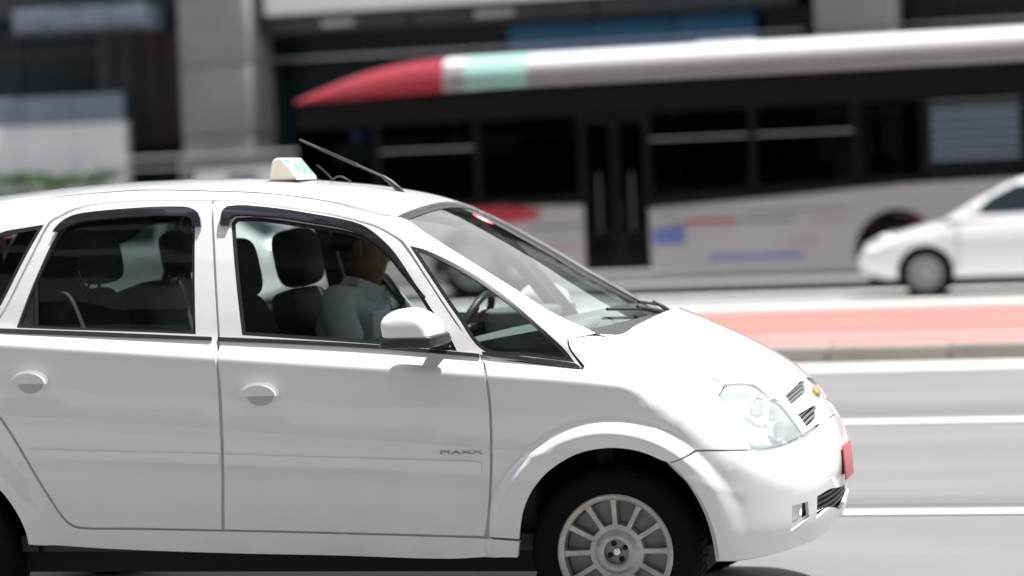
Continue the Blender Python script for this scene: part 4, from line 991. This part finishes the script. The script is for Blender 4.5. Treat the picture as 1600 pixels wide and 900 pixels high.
# ---------------------------------------------------------------- city bus, front towards -x, near side at y = 24.76
BY, BX0, BX1, BW = 24.76, -10.25, 2.1, 2.5
bus = empty('city_bus', 'long white city bus with a red front roof and dark windows behind the taxi', 'bus', (0, BY, 0))
def arch(cx, r=.53, z=.5, lo=.32, n=14):
    a0 = math.asin((lo - z) / r)
    return [(cx + r * math.cos(a), z + r * math.sin(a)) for a in np.linspace(a0, math.pi - a0, n)]
AX = (-7.75, -1.86)
for s, y0 in ((0, 0.), (1, BW - .04)):
    low = [(BX0 + .12, .34)] + arch(AX[0])[::-1] + [(-6.12, .34), (-6.12, 1.27), (-8.0, 1.30), (BX0, 1.30), (BX0, .8)]
    p = plate('side_skirt', low, y0, .04, M['bus_grey'], bus)
    low2 = [(-5.20, .34)] + arch(AX[1])[::-1] + [(BX1 - .1, .40), (BX1, .6), (BX1, 1.45), (-1.6, 1.39), (-3.6, 1.27), (-5.20, 1.19)]
    p2 = plate('side_skirt', low2, y0, .04, M['bus_grey'], bus)
    for cx in AX:
        a = arch(cx, .56); b = arch(cx, .50)
        o = plate('arch_trim', a + b[::-1], y0 - .008 if not s else y0 + .02, .03, M['bus_black'], bus)
    if not s:
        pr = [(-8.2, 1.30), (-8.0, 1.10), (-7.3, 1.05), (-6.75, 1.12), (-6.75, 1.24), (-7.2, 1.31)]
        plate('red_swoosh', pr, -.004, .006, M['bus_red'], p)
        plate('panel_joint', [(-6.9, 1.0), (-6.16, 1.0), (-6.16, .98), (-6.9, .98)], -.004, .006, M['bus_black'], p)
        plate('panel_joint', [(-6.9, .70), (-6.16, .70), (-6.16, .685), (-6.9, .685)], -.004, .006, M['bus_red'], p)
        for nm, x0, x1, z0, z1, mm in (('blue_print', -5.16, -4.72, .70, .94, 'bus_blue'), ('red_stripe', -4.72, -4.0, .96, 1.03, 'bus_red'), ('black_stripe', -5.1, -2.5, 1.085, 1.10, 'bus_black'), ('black_stripe', -4.9, -3.2, .965, .985, 'bus_black'),
                                ('blue_print', -4.4, -3.1, .46, .53, 'bus_blue'), ('red_stripe', -3.0, -2.5, .93, .95, 'bus_red'), ('red_stripe', -3.3, -2.9, .66, .68, 'bus_red'), ('pale_stripe', -4.8, -3.9, 1.03, 1.07, 'paper')):
            plate(nm, [(x0, z0), (x1, z0), (x1, z1), (x0, z1)], -.004, .006, M[mm], p2)
        plate('skirt_trim', [(-6.1, .26), (BX1 - .2, .30), (BX1 - .2, .335), (-6.1, .335)], .01, .03, M['steel'], bus)
    # window band: posts, black waist and head panels, separate panes
    plate('waist_rail', [(BX0, 1.302), (-6.12, 1.302), (-6.12, 1.40), (BX0, 1.40)], y0 + .003, .034, M['bus_black'], bus)
    plate('waist_rail', [(-5.20, 1.20), (-3.6, 1.28), (-1.6, 1.40), (BX1, 1.46), (BX1, 1.56), (-1.6, 1.50), (-3.6, 1.42), (-5.2, 1.36)], y0 + .003, .034, M['bus_black'], bus)
    plate('head_panel', [(BX0 + .05, 2.50), (BX1, 2.50), (BX1, 2.945), (BX0 + .05, 2.86)], y0 + .003, .034, M['bus_black'], bus)
    xs = [BX0 + .1, -9.05, -7.6, -6.12, -5.20, -3.75, -2.35, -1.45, -.15, 1.1, BX1]
    for i in range(len(xs) - 1):
        a, b = xs[i], xs[i + 1]
        plate('window_post', [(b - .05, 1.35), (b + .05, 1.35), (b + .05, 2.50), (b - .05, 2.50)], y0 + .003, .034, M['bus_black'], bus)
        if i == 3 and not s:
            # double door, glazed to the step
            for h, (c, e) in enumerate(((a, (a + b) / 2), ((a + b) / 2, b))):
                d = plate('door_leaf', [(c + .01, .36), (e - .01, .36), (e - .01, 2.48), (c + .01, 2.48)], y0 + .012, .03, M['bus_black'], bus, holes=[[(c + .07, .50), (e - .07, .50), (e - .07, 2.38), (c + .07, 2.38)]])
                plate('door_pane', [(c + .06, .49), (e - .06, .49), (e - .06, 2.39), (c + .06, 2.39)], y0 + .022, .006, M['bus_glass'], d)
                tube('door_rail', [((c + e) / 2, y0 + .0, .9), ((c + e) / 2, y0 + .0, 1.7)], .014, M['bus_inside'], d)
            continue
        if i in (7,) and not s:
            lv = plate('louvre_frame', [(a, 1.50), (b, 1.52), (b, 2.50), (a, 2.50)], y0 + .030, .01, M['bus_black'], bus)
            for k in range(6):
                z = 1.68 + k * .12
                box('louvre_slat', (a + .09, y0 - .01, z), (b - .06, y0 + .03, z + .075), M['louvre'], lv, rot=Matrix.Rotation(rad(-24), 3, 'X'))
            box('louvre_rail', (a + .06, y0 - .012, 2.44), (b - .04, y0 + .02, 2.465), M['chrome'], lv)
            continue
        zl = 1.40 if b <= -6 else (1.36 + max(0, (a + 5.2)) * .03)
        plate('window_pane', [(a + .05, zl - .02), (b - .05, zl - .02), (b - .05, 2.50), (a + .05, 2.50)], y0 + .012, .006, M['bus_glass'], bus)
        if i in (4, 5, 1): plate('window_bar', [(a + .05, 2.12), (b - .05, 2.12), (b - .05, 2.14), (a + .05, 2.14)], y0 + .004, .01, M['steel'], bus)
    for cx in AX:
        o = make_wheel('wheel', bus, .48, .28, .29, ('tyre', 'steel', 'alloy_dark')); o.location = (cx, .20 if not s else BW - .20, .48); o.rotation_euler = (0, .4, 0 if not s else math.pi)
# roof: swept section whose height rises from the red front
def roof_h(x):
    t = np.clip((x - BX0) / 2.3, 0, 1); return 2.90 + (3.40 - 2.90) * float(1 - (1 - t) ** 2.2)
def roof_piece(name, x0, x1, mm, parent, n=14, prof=None):
    bm = bmesh.new(); rings = []
    for x in np.linspace(x0, x1, n):
        H = roof_h(x); b0 = 2.865 + (2.95 - 2.865) * float(np.clip((x - BX0) / 3, 0, 1)); h = H - b0
        sec = [(-.012, b0), (-.012, b0 + .20 * h), (.012, b0 + .21 * h), (.012, b0 + .27 * h), (-.012, b0 + .28 * h), (.0, b0 + .45 * h), (.02, b0 + .62 * h), (.05, b0 + .76 * h), (.11, b0 + .88 * h), (.20, b0 + .96 * h), (.34, H)]
        sec = sec + [(BW - y, z) for y, z in sec[::-1]]
        rings.append([bm.verts.new((x, y, z)) for y, z in sec])
    for i in range(n - 1):
        for j in range(len(rings[0]) - 1): bm.faces.new((rings[i][j], rings[i + 1][j], rings[i + 1][j + 1], rings[i][j + 1]))
    bm.faces.new(rings[0]); bm.faces.new(rings[-1])
    bmesh.ops.recalc_face_normals(bm, faces=bm.faces)
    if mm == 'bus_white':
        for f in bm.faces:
            if f.calc_center_median().z < 3.26 and abs(f.normal.y) > .5: f.material_index = 1  # white roof sides greyed low down, shade put into the colour
    return link(name, bm, [M[mm], M['bus_grey']] if mm == 'bus_white' else M[mm], parent, smooth=rad(35))
rf = roof_piece('roof_front', BX0, -8.05, 'bus_red', bus, 18)
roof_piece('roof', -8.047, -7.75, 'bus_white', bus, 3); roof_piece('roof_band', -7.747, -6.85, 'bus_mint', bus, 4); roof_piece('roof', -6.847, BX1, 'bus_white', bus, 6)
plate('roof_seam', [(-8.0, 3.045), (BX1, 3.05), (BX1, 3.095), (-8.0, 3.09)], -.016, .006, M['bus_black'], bus)
box('roof_hatch', (-4.6, .7, 3.395), (-3.8, 1.8, 3.45), M['bus_white'], bus, bev=.02)
# ends, floor, seats, rails
bm = bmesh.new(); add_box(bm, (BX0, .0, .34), (BX0 + .05, BW, 1.25), .02); link('front_panel', bm, M['bus_red'], bus)
box('front_windscreen', (BX0 + .01, .05, 1.25), (BX0 + .03, BW - .05, 2.88), M['bus_glass'], bus)
box('rear_panel', (BX1 - .05, .0, .40), (BX1, BW, 2.94), M['bus_grey'], bus, bev=.02)
box('floor', (BX0 + .1, .05, .36), (BX1 - .1, BW - .05, .42), M['bus_inside'], bus)
box('ceiling', (BX0 + .1, .05, 2.80), (BX1 - .1, BW - .05, 2.84), M['bus_inside'], bus)
box('route_card', (-9.72, .10, 1.98), (-9.12, .12, 2.25), M['paper'], bus, bev=.004)
for i, x in enumerate(np.arange(-8.6, 1.4, .86)):
    for y in (.28, .76, 1.74, 2.2):
        if -6.2 < x < -5.1 and y < 1: continue
        st = box('seat', (x, y - .2, .85), (x + .42, y + .2, .95), M['bus_seat' if (i % 3) else 'bus_seat_blue'], bus, bev=.02)
        box('seat_back', (x + .40, y - .2, .95), (x + .46, y + .2, 1.78), M['bus_seat' if (i % 3) else 'bus_seat_blue'], st, bev=.02)
for x in (-8.2, -6.3, -5.0, -3.3, -1.6, .2): tube('grab_pole', [(x, 1.0, .42), (x, 1.0, 2.8)], .02, M['yellow_pole'], bus)
tube('grab_rail', [(BX0 + .6, .62, 2.30), (BX1 - .3, .62, 2.30)], .018, M['yellow_pole'], bus); tube('grab_rail', [(BX0 + .6, 1.85, 2.30), (BX1 - .3, 1.85, 2.30)], .018, M['yellow_pole'], bus)
for o in bus.children:
    pass

# ---------------------------------------------------------------- two saloon cars on the far lanes
def saloon(label, loc, paint, group, hatch=False, flip=True):
    """front towards +x before it is turned"""
    car = empty('car', label, 'car', loc, math.pi if flip else 0, group)
    L = 4.25; x0, x1 = -L / 2, L / 2
    top_p = [(-2.12, .62), (-2.10, .90), (-1.95, .985), (-1.45, 1.02), (-.9, .99), (.0, .97), (.85, .935), (1.35, .87), (1.75, .77), (2.03, .66), (2.12, .55)]
    tx = [p[0] for p in top_p]; tz = [p[1] for p in top_p]
    def loftm(name, xs, sec, m, par, sm=rad(40)):
        bm = bmesh.new(); R = []
        for x in xs:
            s = sec(x); s = s + [(-y, z) for y, z in s[::-1] if abs(y) > 1e-6]
            R.append([bm.verts.new((x, y, z)) for y, z in s])
        for i in range(len(R) - 1):
            for j in range(len(R[0]) - 1): bm.faces.new((R[i][j], R[i][j + 1], R[i + 1][j + 1], R[i + 1][j]))
        bm.faces.new(R[0]); bm.faces.new(R[-1])
        bmesh.ops.recalc_face_normals(bm, faces=bm.faces)
        return link(name, bm, m, par, smooth=sm)
    def sec_low(x):
        t = abs(x) / (L / 2); w = .845 * (1 - .18 * max(0, (t - .72) / .28) ** 2.2); zt = float(np.interp(x, tx, tz))
        zl = .24 + .12 * max(0, (t - .8) / .2) ** 2
        for wx in (-1.28, 1.30):
            d = abs(x - wx)
            if d < .345: zl = max(zl, .30 + math.sqrt(.345 ** 2 - d * d))
        zl = min(zl, zt - .08)
        m1 = min(.60, zt - .04); m1 = max(m1, zl + .02)
        return [(w * .93, zl), (w * .99, zl + (m1 - zl) * .4), (w, m1), (w * .985, max(m1 + .01, zt - .09)), (w * .93, zt - .025), (w * .8, zt), (0, zt + .03)]
    xs = sorted(set(np.round(np.concatenate([np.linspace(x0, x1, 44), [wx + s * .345 * math.cos(a) for wx in (-1.28, 1.30) for s in (-1, 1) for a in np.linspace(0, 1.5, 8)]]), 3)))
    body = loftm('body', xs, sec_low, paint, car)
    gp = [(-1.86, .99), (-1.62, 1.12), (-1.25, 1.34), (-.95, 1.43), (-.4, 1.465), (.0, 1.45), (.32, 1.37), (.62, 1.22), (1.05, .95)]
    def sec_up(x):
        zt = float(np.interp(x, [p[0] for p in gp], [p[1] for p in gp])); h = zt - .93
        return [(.80, .93), (.80 - .16 * h / .54, .93 + h * .72), (.80 - .24 * h / .54, .93 + h * .93), (.45, zt), (0, zt + .012)]
    cab = loftm('roof', np.linspace(-1.86, 1.04, 26), sec_up, paint, car)
    def gz(x): return float(np.interp(x, [p[0] for p in gp], [p[1] for p in gp]))
    for s in (-1, 1):
        for nm, q in (('rear_window', [(-1.22, 1.02), (-.42, 1.01), (-.42, 1.38), (-.85, 1.365), (-1.12, 1.26)]), ('front_window', [(-.34, 1.01), (.74, 1.00), (.50, 1.20), (.20, 1.345), (-.34, 1.385)])):
            bm = bmesh.new(); vs = []
            for x, z in q:
                hh = gz(x) - .93; k = np.clip((z - .93) / max(.05, hh), 0, 1)
                y = (.80 - .16 * hh / .54 * min(1, k / .72)) + .006
                vs.append(bm.verts.new((x, s * y, z)))
            bm.faces.new(vs if s < 0 else vs[::-1]); link(nm, bm, M['facade_glass'], car)
        for x in (.90, -.38, -1.32):
            box('door_gap', (x - .004, s * .843 - .004, .36), (x + .004, s * .843 + .004, .90), M['rubber'], body)
        for x in (-.22, -1.12):
            box('door_handle', (x - .09, s * .85 - .012, .80), (x + .09, s * .85 + .012, .835), paint, car, bev=.008)
        box('side_mirror', (.62, s * .92 - .09, .99), (.76, s * .92 + .09, 1.10), paint, car, bev=.03)
        box('side_moulding', (-1.0, s * .846 - .01, .52), (.92, s * .846 + .01, .575), paint, car, bev=.005)
        h = soft('headlight', (.34, .30, .15), (1.86, s * .58, .66), M['lamp_house'], car, rot=(0, rad(25), rad(-25 * s)))
        soft('tail_light', (.14, .30, .20), (-2.02, s * .60, .82), M['tail_red'], car)
        for wx in (-1.28, 1.30):
            w = make_wheel('wheel', car, .300, .18, .205); w.location = (wx, s * .735, .300); w.rotation_euler = (0, wx, 0 if s < 0 else math.pi)
            bm = bmesh.new(); add_box(bm, (wx - .33, s * .62 - .22, .22), (wx + .33, s * .62 + .12, .62)); link('wheel_well', bm, M['dark'], car)
    for nm, pts in (('windshield', [(.98, .955, .62), (.42, 1.335, .54)]), ('rear_window', [(-1.80, 1.01, .60), (-1.22, 1.355, .50)])):
        bm = bmesh.new(); (xa, za, wa), (xb, zb, wb_) = pts
        sg = 1 if xa > 0 else -1; n_ = Vector((zb - za, 0, xa - xb)); n_ *= .016 * sg / n_.length * (1 if sg > 0 else 1)
        vs = [bm.verts.new(Vector(p) + Vector((abs(n_.x) * sg, 0, abs(n_.z)))) for p in ((xa, -wa, za), (xa, wa, za), (xb, wb_, zb), (xb, -wb_, zb))]
        bm.faces.new(vs); bmesh.ops.recalc_face_normals(bm, faces=bm.faces); link(nm, bm, M['facade_glass'], car)
    box('front_grille', (2.07, -.40, .50), (2.125, .40, .60), M['black_plastic'], car, bev=.01); box('number_plate', (2.10, -.2, .36), (2.135, .2, .46), M['steel'], car)
    box('lower_grille', (2.02, -.5, .30), (2.09, .5, .38), M['black_plastic'], car, bev=.01)
    box('underbody', (-2.0, -.72, .17), (2.0, .72, .27), M['dark'], car)
    return car
saloon('white saloon car driving behind the nose of the taxi, overlapping the bus', (.08, 22.85, 0), M['paint2'], 'saloon cars in the far lanes')
saloon('silvery saloon car seen through the side windows of the taxi', (-11.75, 23.1, 0), M['silver_paint'], 'saloon cars in the far lanes')

# ---------------------------------------------------------------- building front across the avenue
FY = 34.0
bld = empty('office_building', 'dark glass office building with pale concrete columns across the avenue', 'building', (-6, FY, 0))
bld_o = Vector((-6, FY, 0))
def bpart(name, lo, hi, m, par=None, **k):
    o = box(name, Vector(lo) - bld_o, Vector(hi) - bld_o, m, par or bld, **k); return o
wall = bpart('wall', (-34, FY + .62, .15), (20, FY + 16, 12.5), M['dark_metal'])
zs = [.17, 2.35, 4.40, 6.4, 8.9, 11.4, 13.9]
xs = np.arange(-26, 12.1, 1.72)
pane_me = {}
for j in range(4):
    for i in range(len(xs) - 1):
        key = j
        o = bpart('window_pane', (xs[i] + .05, FY + .5, zs[j] + .05), (xs[i + 1] - .05, FY + .53, zs[j + 1] - .05), M['facade_glass'], wall)
for i in range(len(xs)): bpart('mullion', (xs[i] - .035, FY + .42, .17), (xs[i] + .035, FY + .60, 9.0), M['dark_metal'], wall)
for j in range(5): bpart('transom', (-26, FY + .45, zs[j] - .035), (12, FY + .59, zs[j] + .035), M['dark_metal'], wall)
def column(x0, x1, yy):
    c = empty_part('column', bld); z = .15
    while z < 11:
        bpart('column_block', (x0, yy, z), (x1, yy + 1.3, z + 1.24), M['concrete'], c, bev=.30 if False else .05, seg=3); z += 1.25
for x in (-15.2, -3.98, 7.2): column(x, x + 1.30, FY - 1.3)
bpart('spandrel', (-13.72, FY - .9, 4.74), (-4.03, FY + .4, 6.6), M['slab'], bev=.03)
bpart('spandrel', (-2.62, FY - .9, 4.74), (7.15, FY + .4, 6.6), M['slab'], bev=.03)
bpart('spandrel', (-26, FY - .3, 5.0), (-15.66, FY + .4, 6.4), M['dark_metal'], bev=.03)
for (a, b) in ((-14.1, -11.1), (-11.05, -7.8), (-7.75, -4.35)): bpart('soffit_panel', (a, FY - .75, 4.42), (b, FY + .38, 4.735), M['dark_metal'], bev=.01)
for k, (a, b) in enumerate(((-12.7, -12.1), (-9.9, -9.2))): bpart('soffit_lamp', (a, FY - .80, 4.50), (b, FY - .76, 4.60), M['steel'], bev=.008)
sg = empty('shop_sign', 'long blue sign panel with a paler lower band over the dark shopfront', 'sign', (-7.3, FY - .1, 4.0))
for a, b in ((-2.2, -.75), (-.72, .7), (.73, 2.15)):
    box('sign_panel', (a, 0, -.10), (b, .08, .36), M['blue_sign'], sg, bev=.01); box('sign_band', (a + .02, -.012, -.28 if a > -1 else -.22), (b - .02, .06, -.105), M['light_blue'], sg, bev=.01)
bpart('handrail', (-14.15, FY - .32, 3.96), (-4.3, FY - .27, 4.01), M['steel'], bev=.015)
bpart('handrail', (-2.8, FY - .32, 3.96), (7.1, FY - .27, 4.01), M['steel'], bev=.015)
for x in np.arange(-13.5, -4.3, 2.3): bpart('rail_bracket', (x, FY - .30, 3.965), (x + .04, FY + .5, 4.0), M['steel'])
for a, b in ((-16.55, -16.12), (-16.08, -15.66)): bpart('brown_panel', (a, FY + .20, 2.6), (b, FY + .26, 4.66), M['brown_panel'], bev=.008)
for a, b in ((-17.4, -17.0), (-16.97, -16.6)): bpart('brown_panel', (a, FY + .20, 2.6), (b, FY + .26, 4.66), M['dark_metal'], bev=.008)
cn = empty('canopy', 'blue grey entrance canopy beside the concrete column at the upper corner', 'canopy', (-17.0, FY - .6, 4.62))
for k in range(4): box('canopy_panel', (-1.1 + k * .62, -1.2, .0), (-1.1 + k * .62 + .60, .0, .42 - .0 * k), M['wall_blue'], cn, bev=.015)
box('canopy_edge', (-1.12, -1.26, -.06), (1.40, -1.2, .02), M['dark_metal'], cn)
# low wall with metal panels over it, hedge and rails
lw = empty('boundary_wall', 'pale grey boundary wall topped by blue grey panels beside the column', 'wall', (-19, 32.9, .15))
for k in range(8): box('wall_block', (-5.3 + k * .99, 0, 0), (-5.3 + k * .99 + .982, .30, 2.84), M['wall_grey'], lw, bev=.012)
for k in range(8): box('top_panel', (-5.3 + k * .99, .06, 2.86), (-5.3 + k * .99 + .975, .12, 3.38), M['wall_blue'], lw, bev=.008)
box('coping', (-5.32, -.03, 2.80), (2.62, .33, 2.855), M['slab'], lw, bev=.01)
rl = empty('handrail', 'twin thin steel handrails running in front of the concrete column', 'railing', (-13, 31.6, .15))
for z in (2.17, 1.98): tube('rail', [(-3.4, 0, z), (4.2, 0, z)], .022, M['steel'], rl)
for x in np.arange(-3.3, 4.3, 1.5): tube('rail_post', [(x, 0, 0), (x, 0, 2.17)], .02, M['steel'], rl)
bx = empty('newsstand', 'low blue and pale grey kiosk box under the concrete column', 'kiosk', (-13.9, 32.2, .15))
box('kiosk_body', (-.9, 0, 0), (1.5, .9, 1.95), M['wall_grey'], bx, bev=.03); box('kiosk_roof', (-.98, -.08, 1.955), (1.58, .98, 2.06), M['dark_metal'], bx, bev=.02)
for k in range(4): box('kiosk_panel', (-.86 + k * .58, -.015, .15), (-.86 + k * .58 + .55, -.002, 1.85), M['wall_blue' if k % 2 else 'slab'], bx, bev=.006)
bs = empty('banner_sign', 'small bright blue sign board hanging beside the concrete column', 'sign', (-12.3, 32.6, 2.78))
box('sign_board', (-.62, 0, 0), (.62, .05, .15), M['light_blue'], bs, bev=.01); box('sign_frame', (-.65, .052, -.45), (.65, .09, .18), M['bus_blue'], bs, bev=.01)
for x in (-.55, .55): tube('sign_post', [(x, .12, -2.63), (x, .12, .15)], .03, M['dark_metal'], bs)
# hedge: leaves through the volume of a clipped box
hg = empty('hedge', 'clipped green hedge growing at the foot of the pale wall', 'hedge', (-18.6, 31.9, .15))
V = []; F = []
rng = random.Random(3)
for k in range(15000):
    x = rng.uniform(-4.6, 2.4); u = rng.random()
    top_z = 1.93 + .05 * math.sin(x * 3.1) + .04 * math.sin(x * 7.7 + 1)
    if u < .45: y = -.42 + .10 * rng.random() ** 2 + .05 * math.sin(x * 5); z = rng.uniform(.05, top_z)
    elif u < .8: y = rng.uniform(-.42, .42); z = top_z - .12 * rng.random() ** 2
    else: y = rng.uniform(-.40, .42); z = rng.uniform(.1, top_z)
    q = Euler((rng.uniform(-1.2, 1.2), rng.uniform(-1.2, 1.2), rng.uniform(0, 6.3))).to_matrix(); s = rng.uniform(.022, .045); b = len(V)
    for c in ((-1.5, 0, 0), (0, -.6, .15), (1.5, 0, 0), (0, .6, .15)): V.append(tuple(q @ (Vector(c) * s) + Vector((x, y, z))))
    F.append((b, b + 1, b + 2, b + 3))
me = bpy.data.meshes.new('foliage'); me.from_pydata(V, [], F)
fo = link('foliage', me, M['leaf'], hg); fo['kind'] = 'stuff'
for k in range(15):
    x = -4.4 + k * .47; tube('stem', [(x, 0, 0), (x + .04, .03, .8), (x - .05, -.04, 1.7)], [.03, .022, .008], M['bark'], hg, n=6)

# ---------------------------------------------------------------- the street front behind the photographer
nb = empty('street_building', 'grey street building on the near side of the avenue behind the photographer', 'building', (0, -17, .15))
nw = box('wall', (-46, -12, 0), (46, 0, 24), M['near_wall'], nb)
for j in range(6):
    for i in range(-14, 14):
        box('window_pane', (i * 3.2 + .04, -.02, 1.3 + j * 3.6), (i * 3.2 + 3.16, .03, 3.1 + j * 3.6), M['facade_glass'], nw)
box('canopy', (-40, .0, 3.55), (40, 2.0, 3.85), M['concrete'], nb)
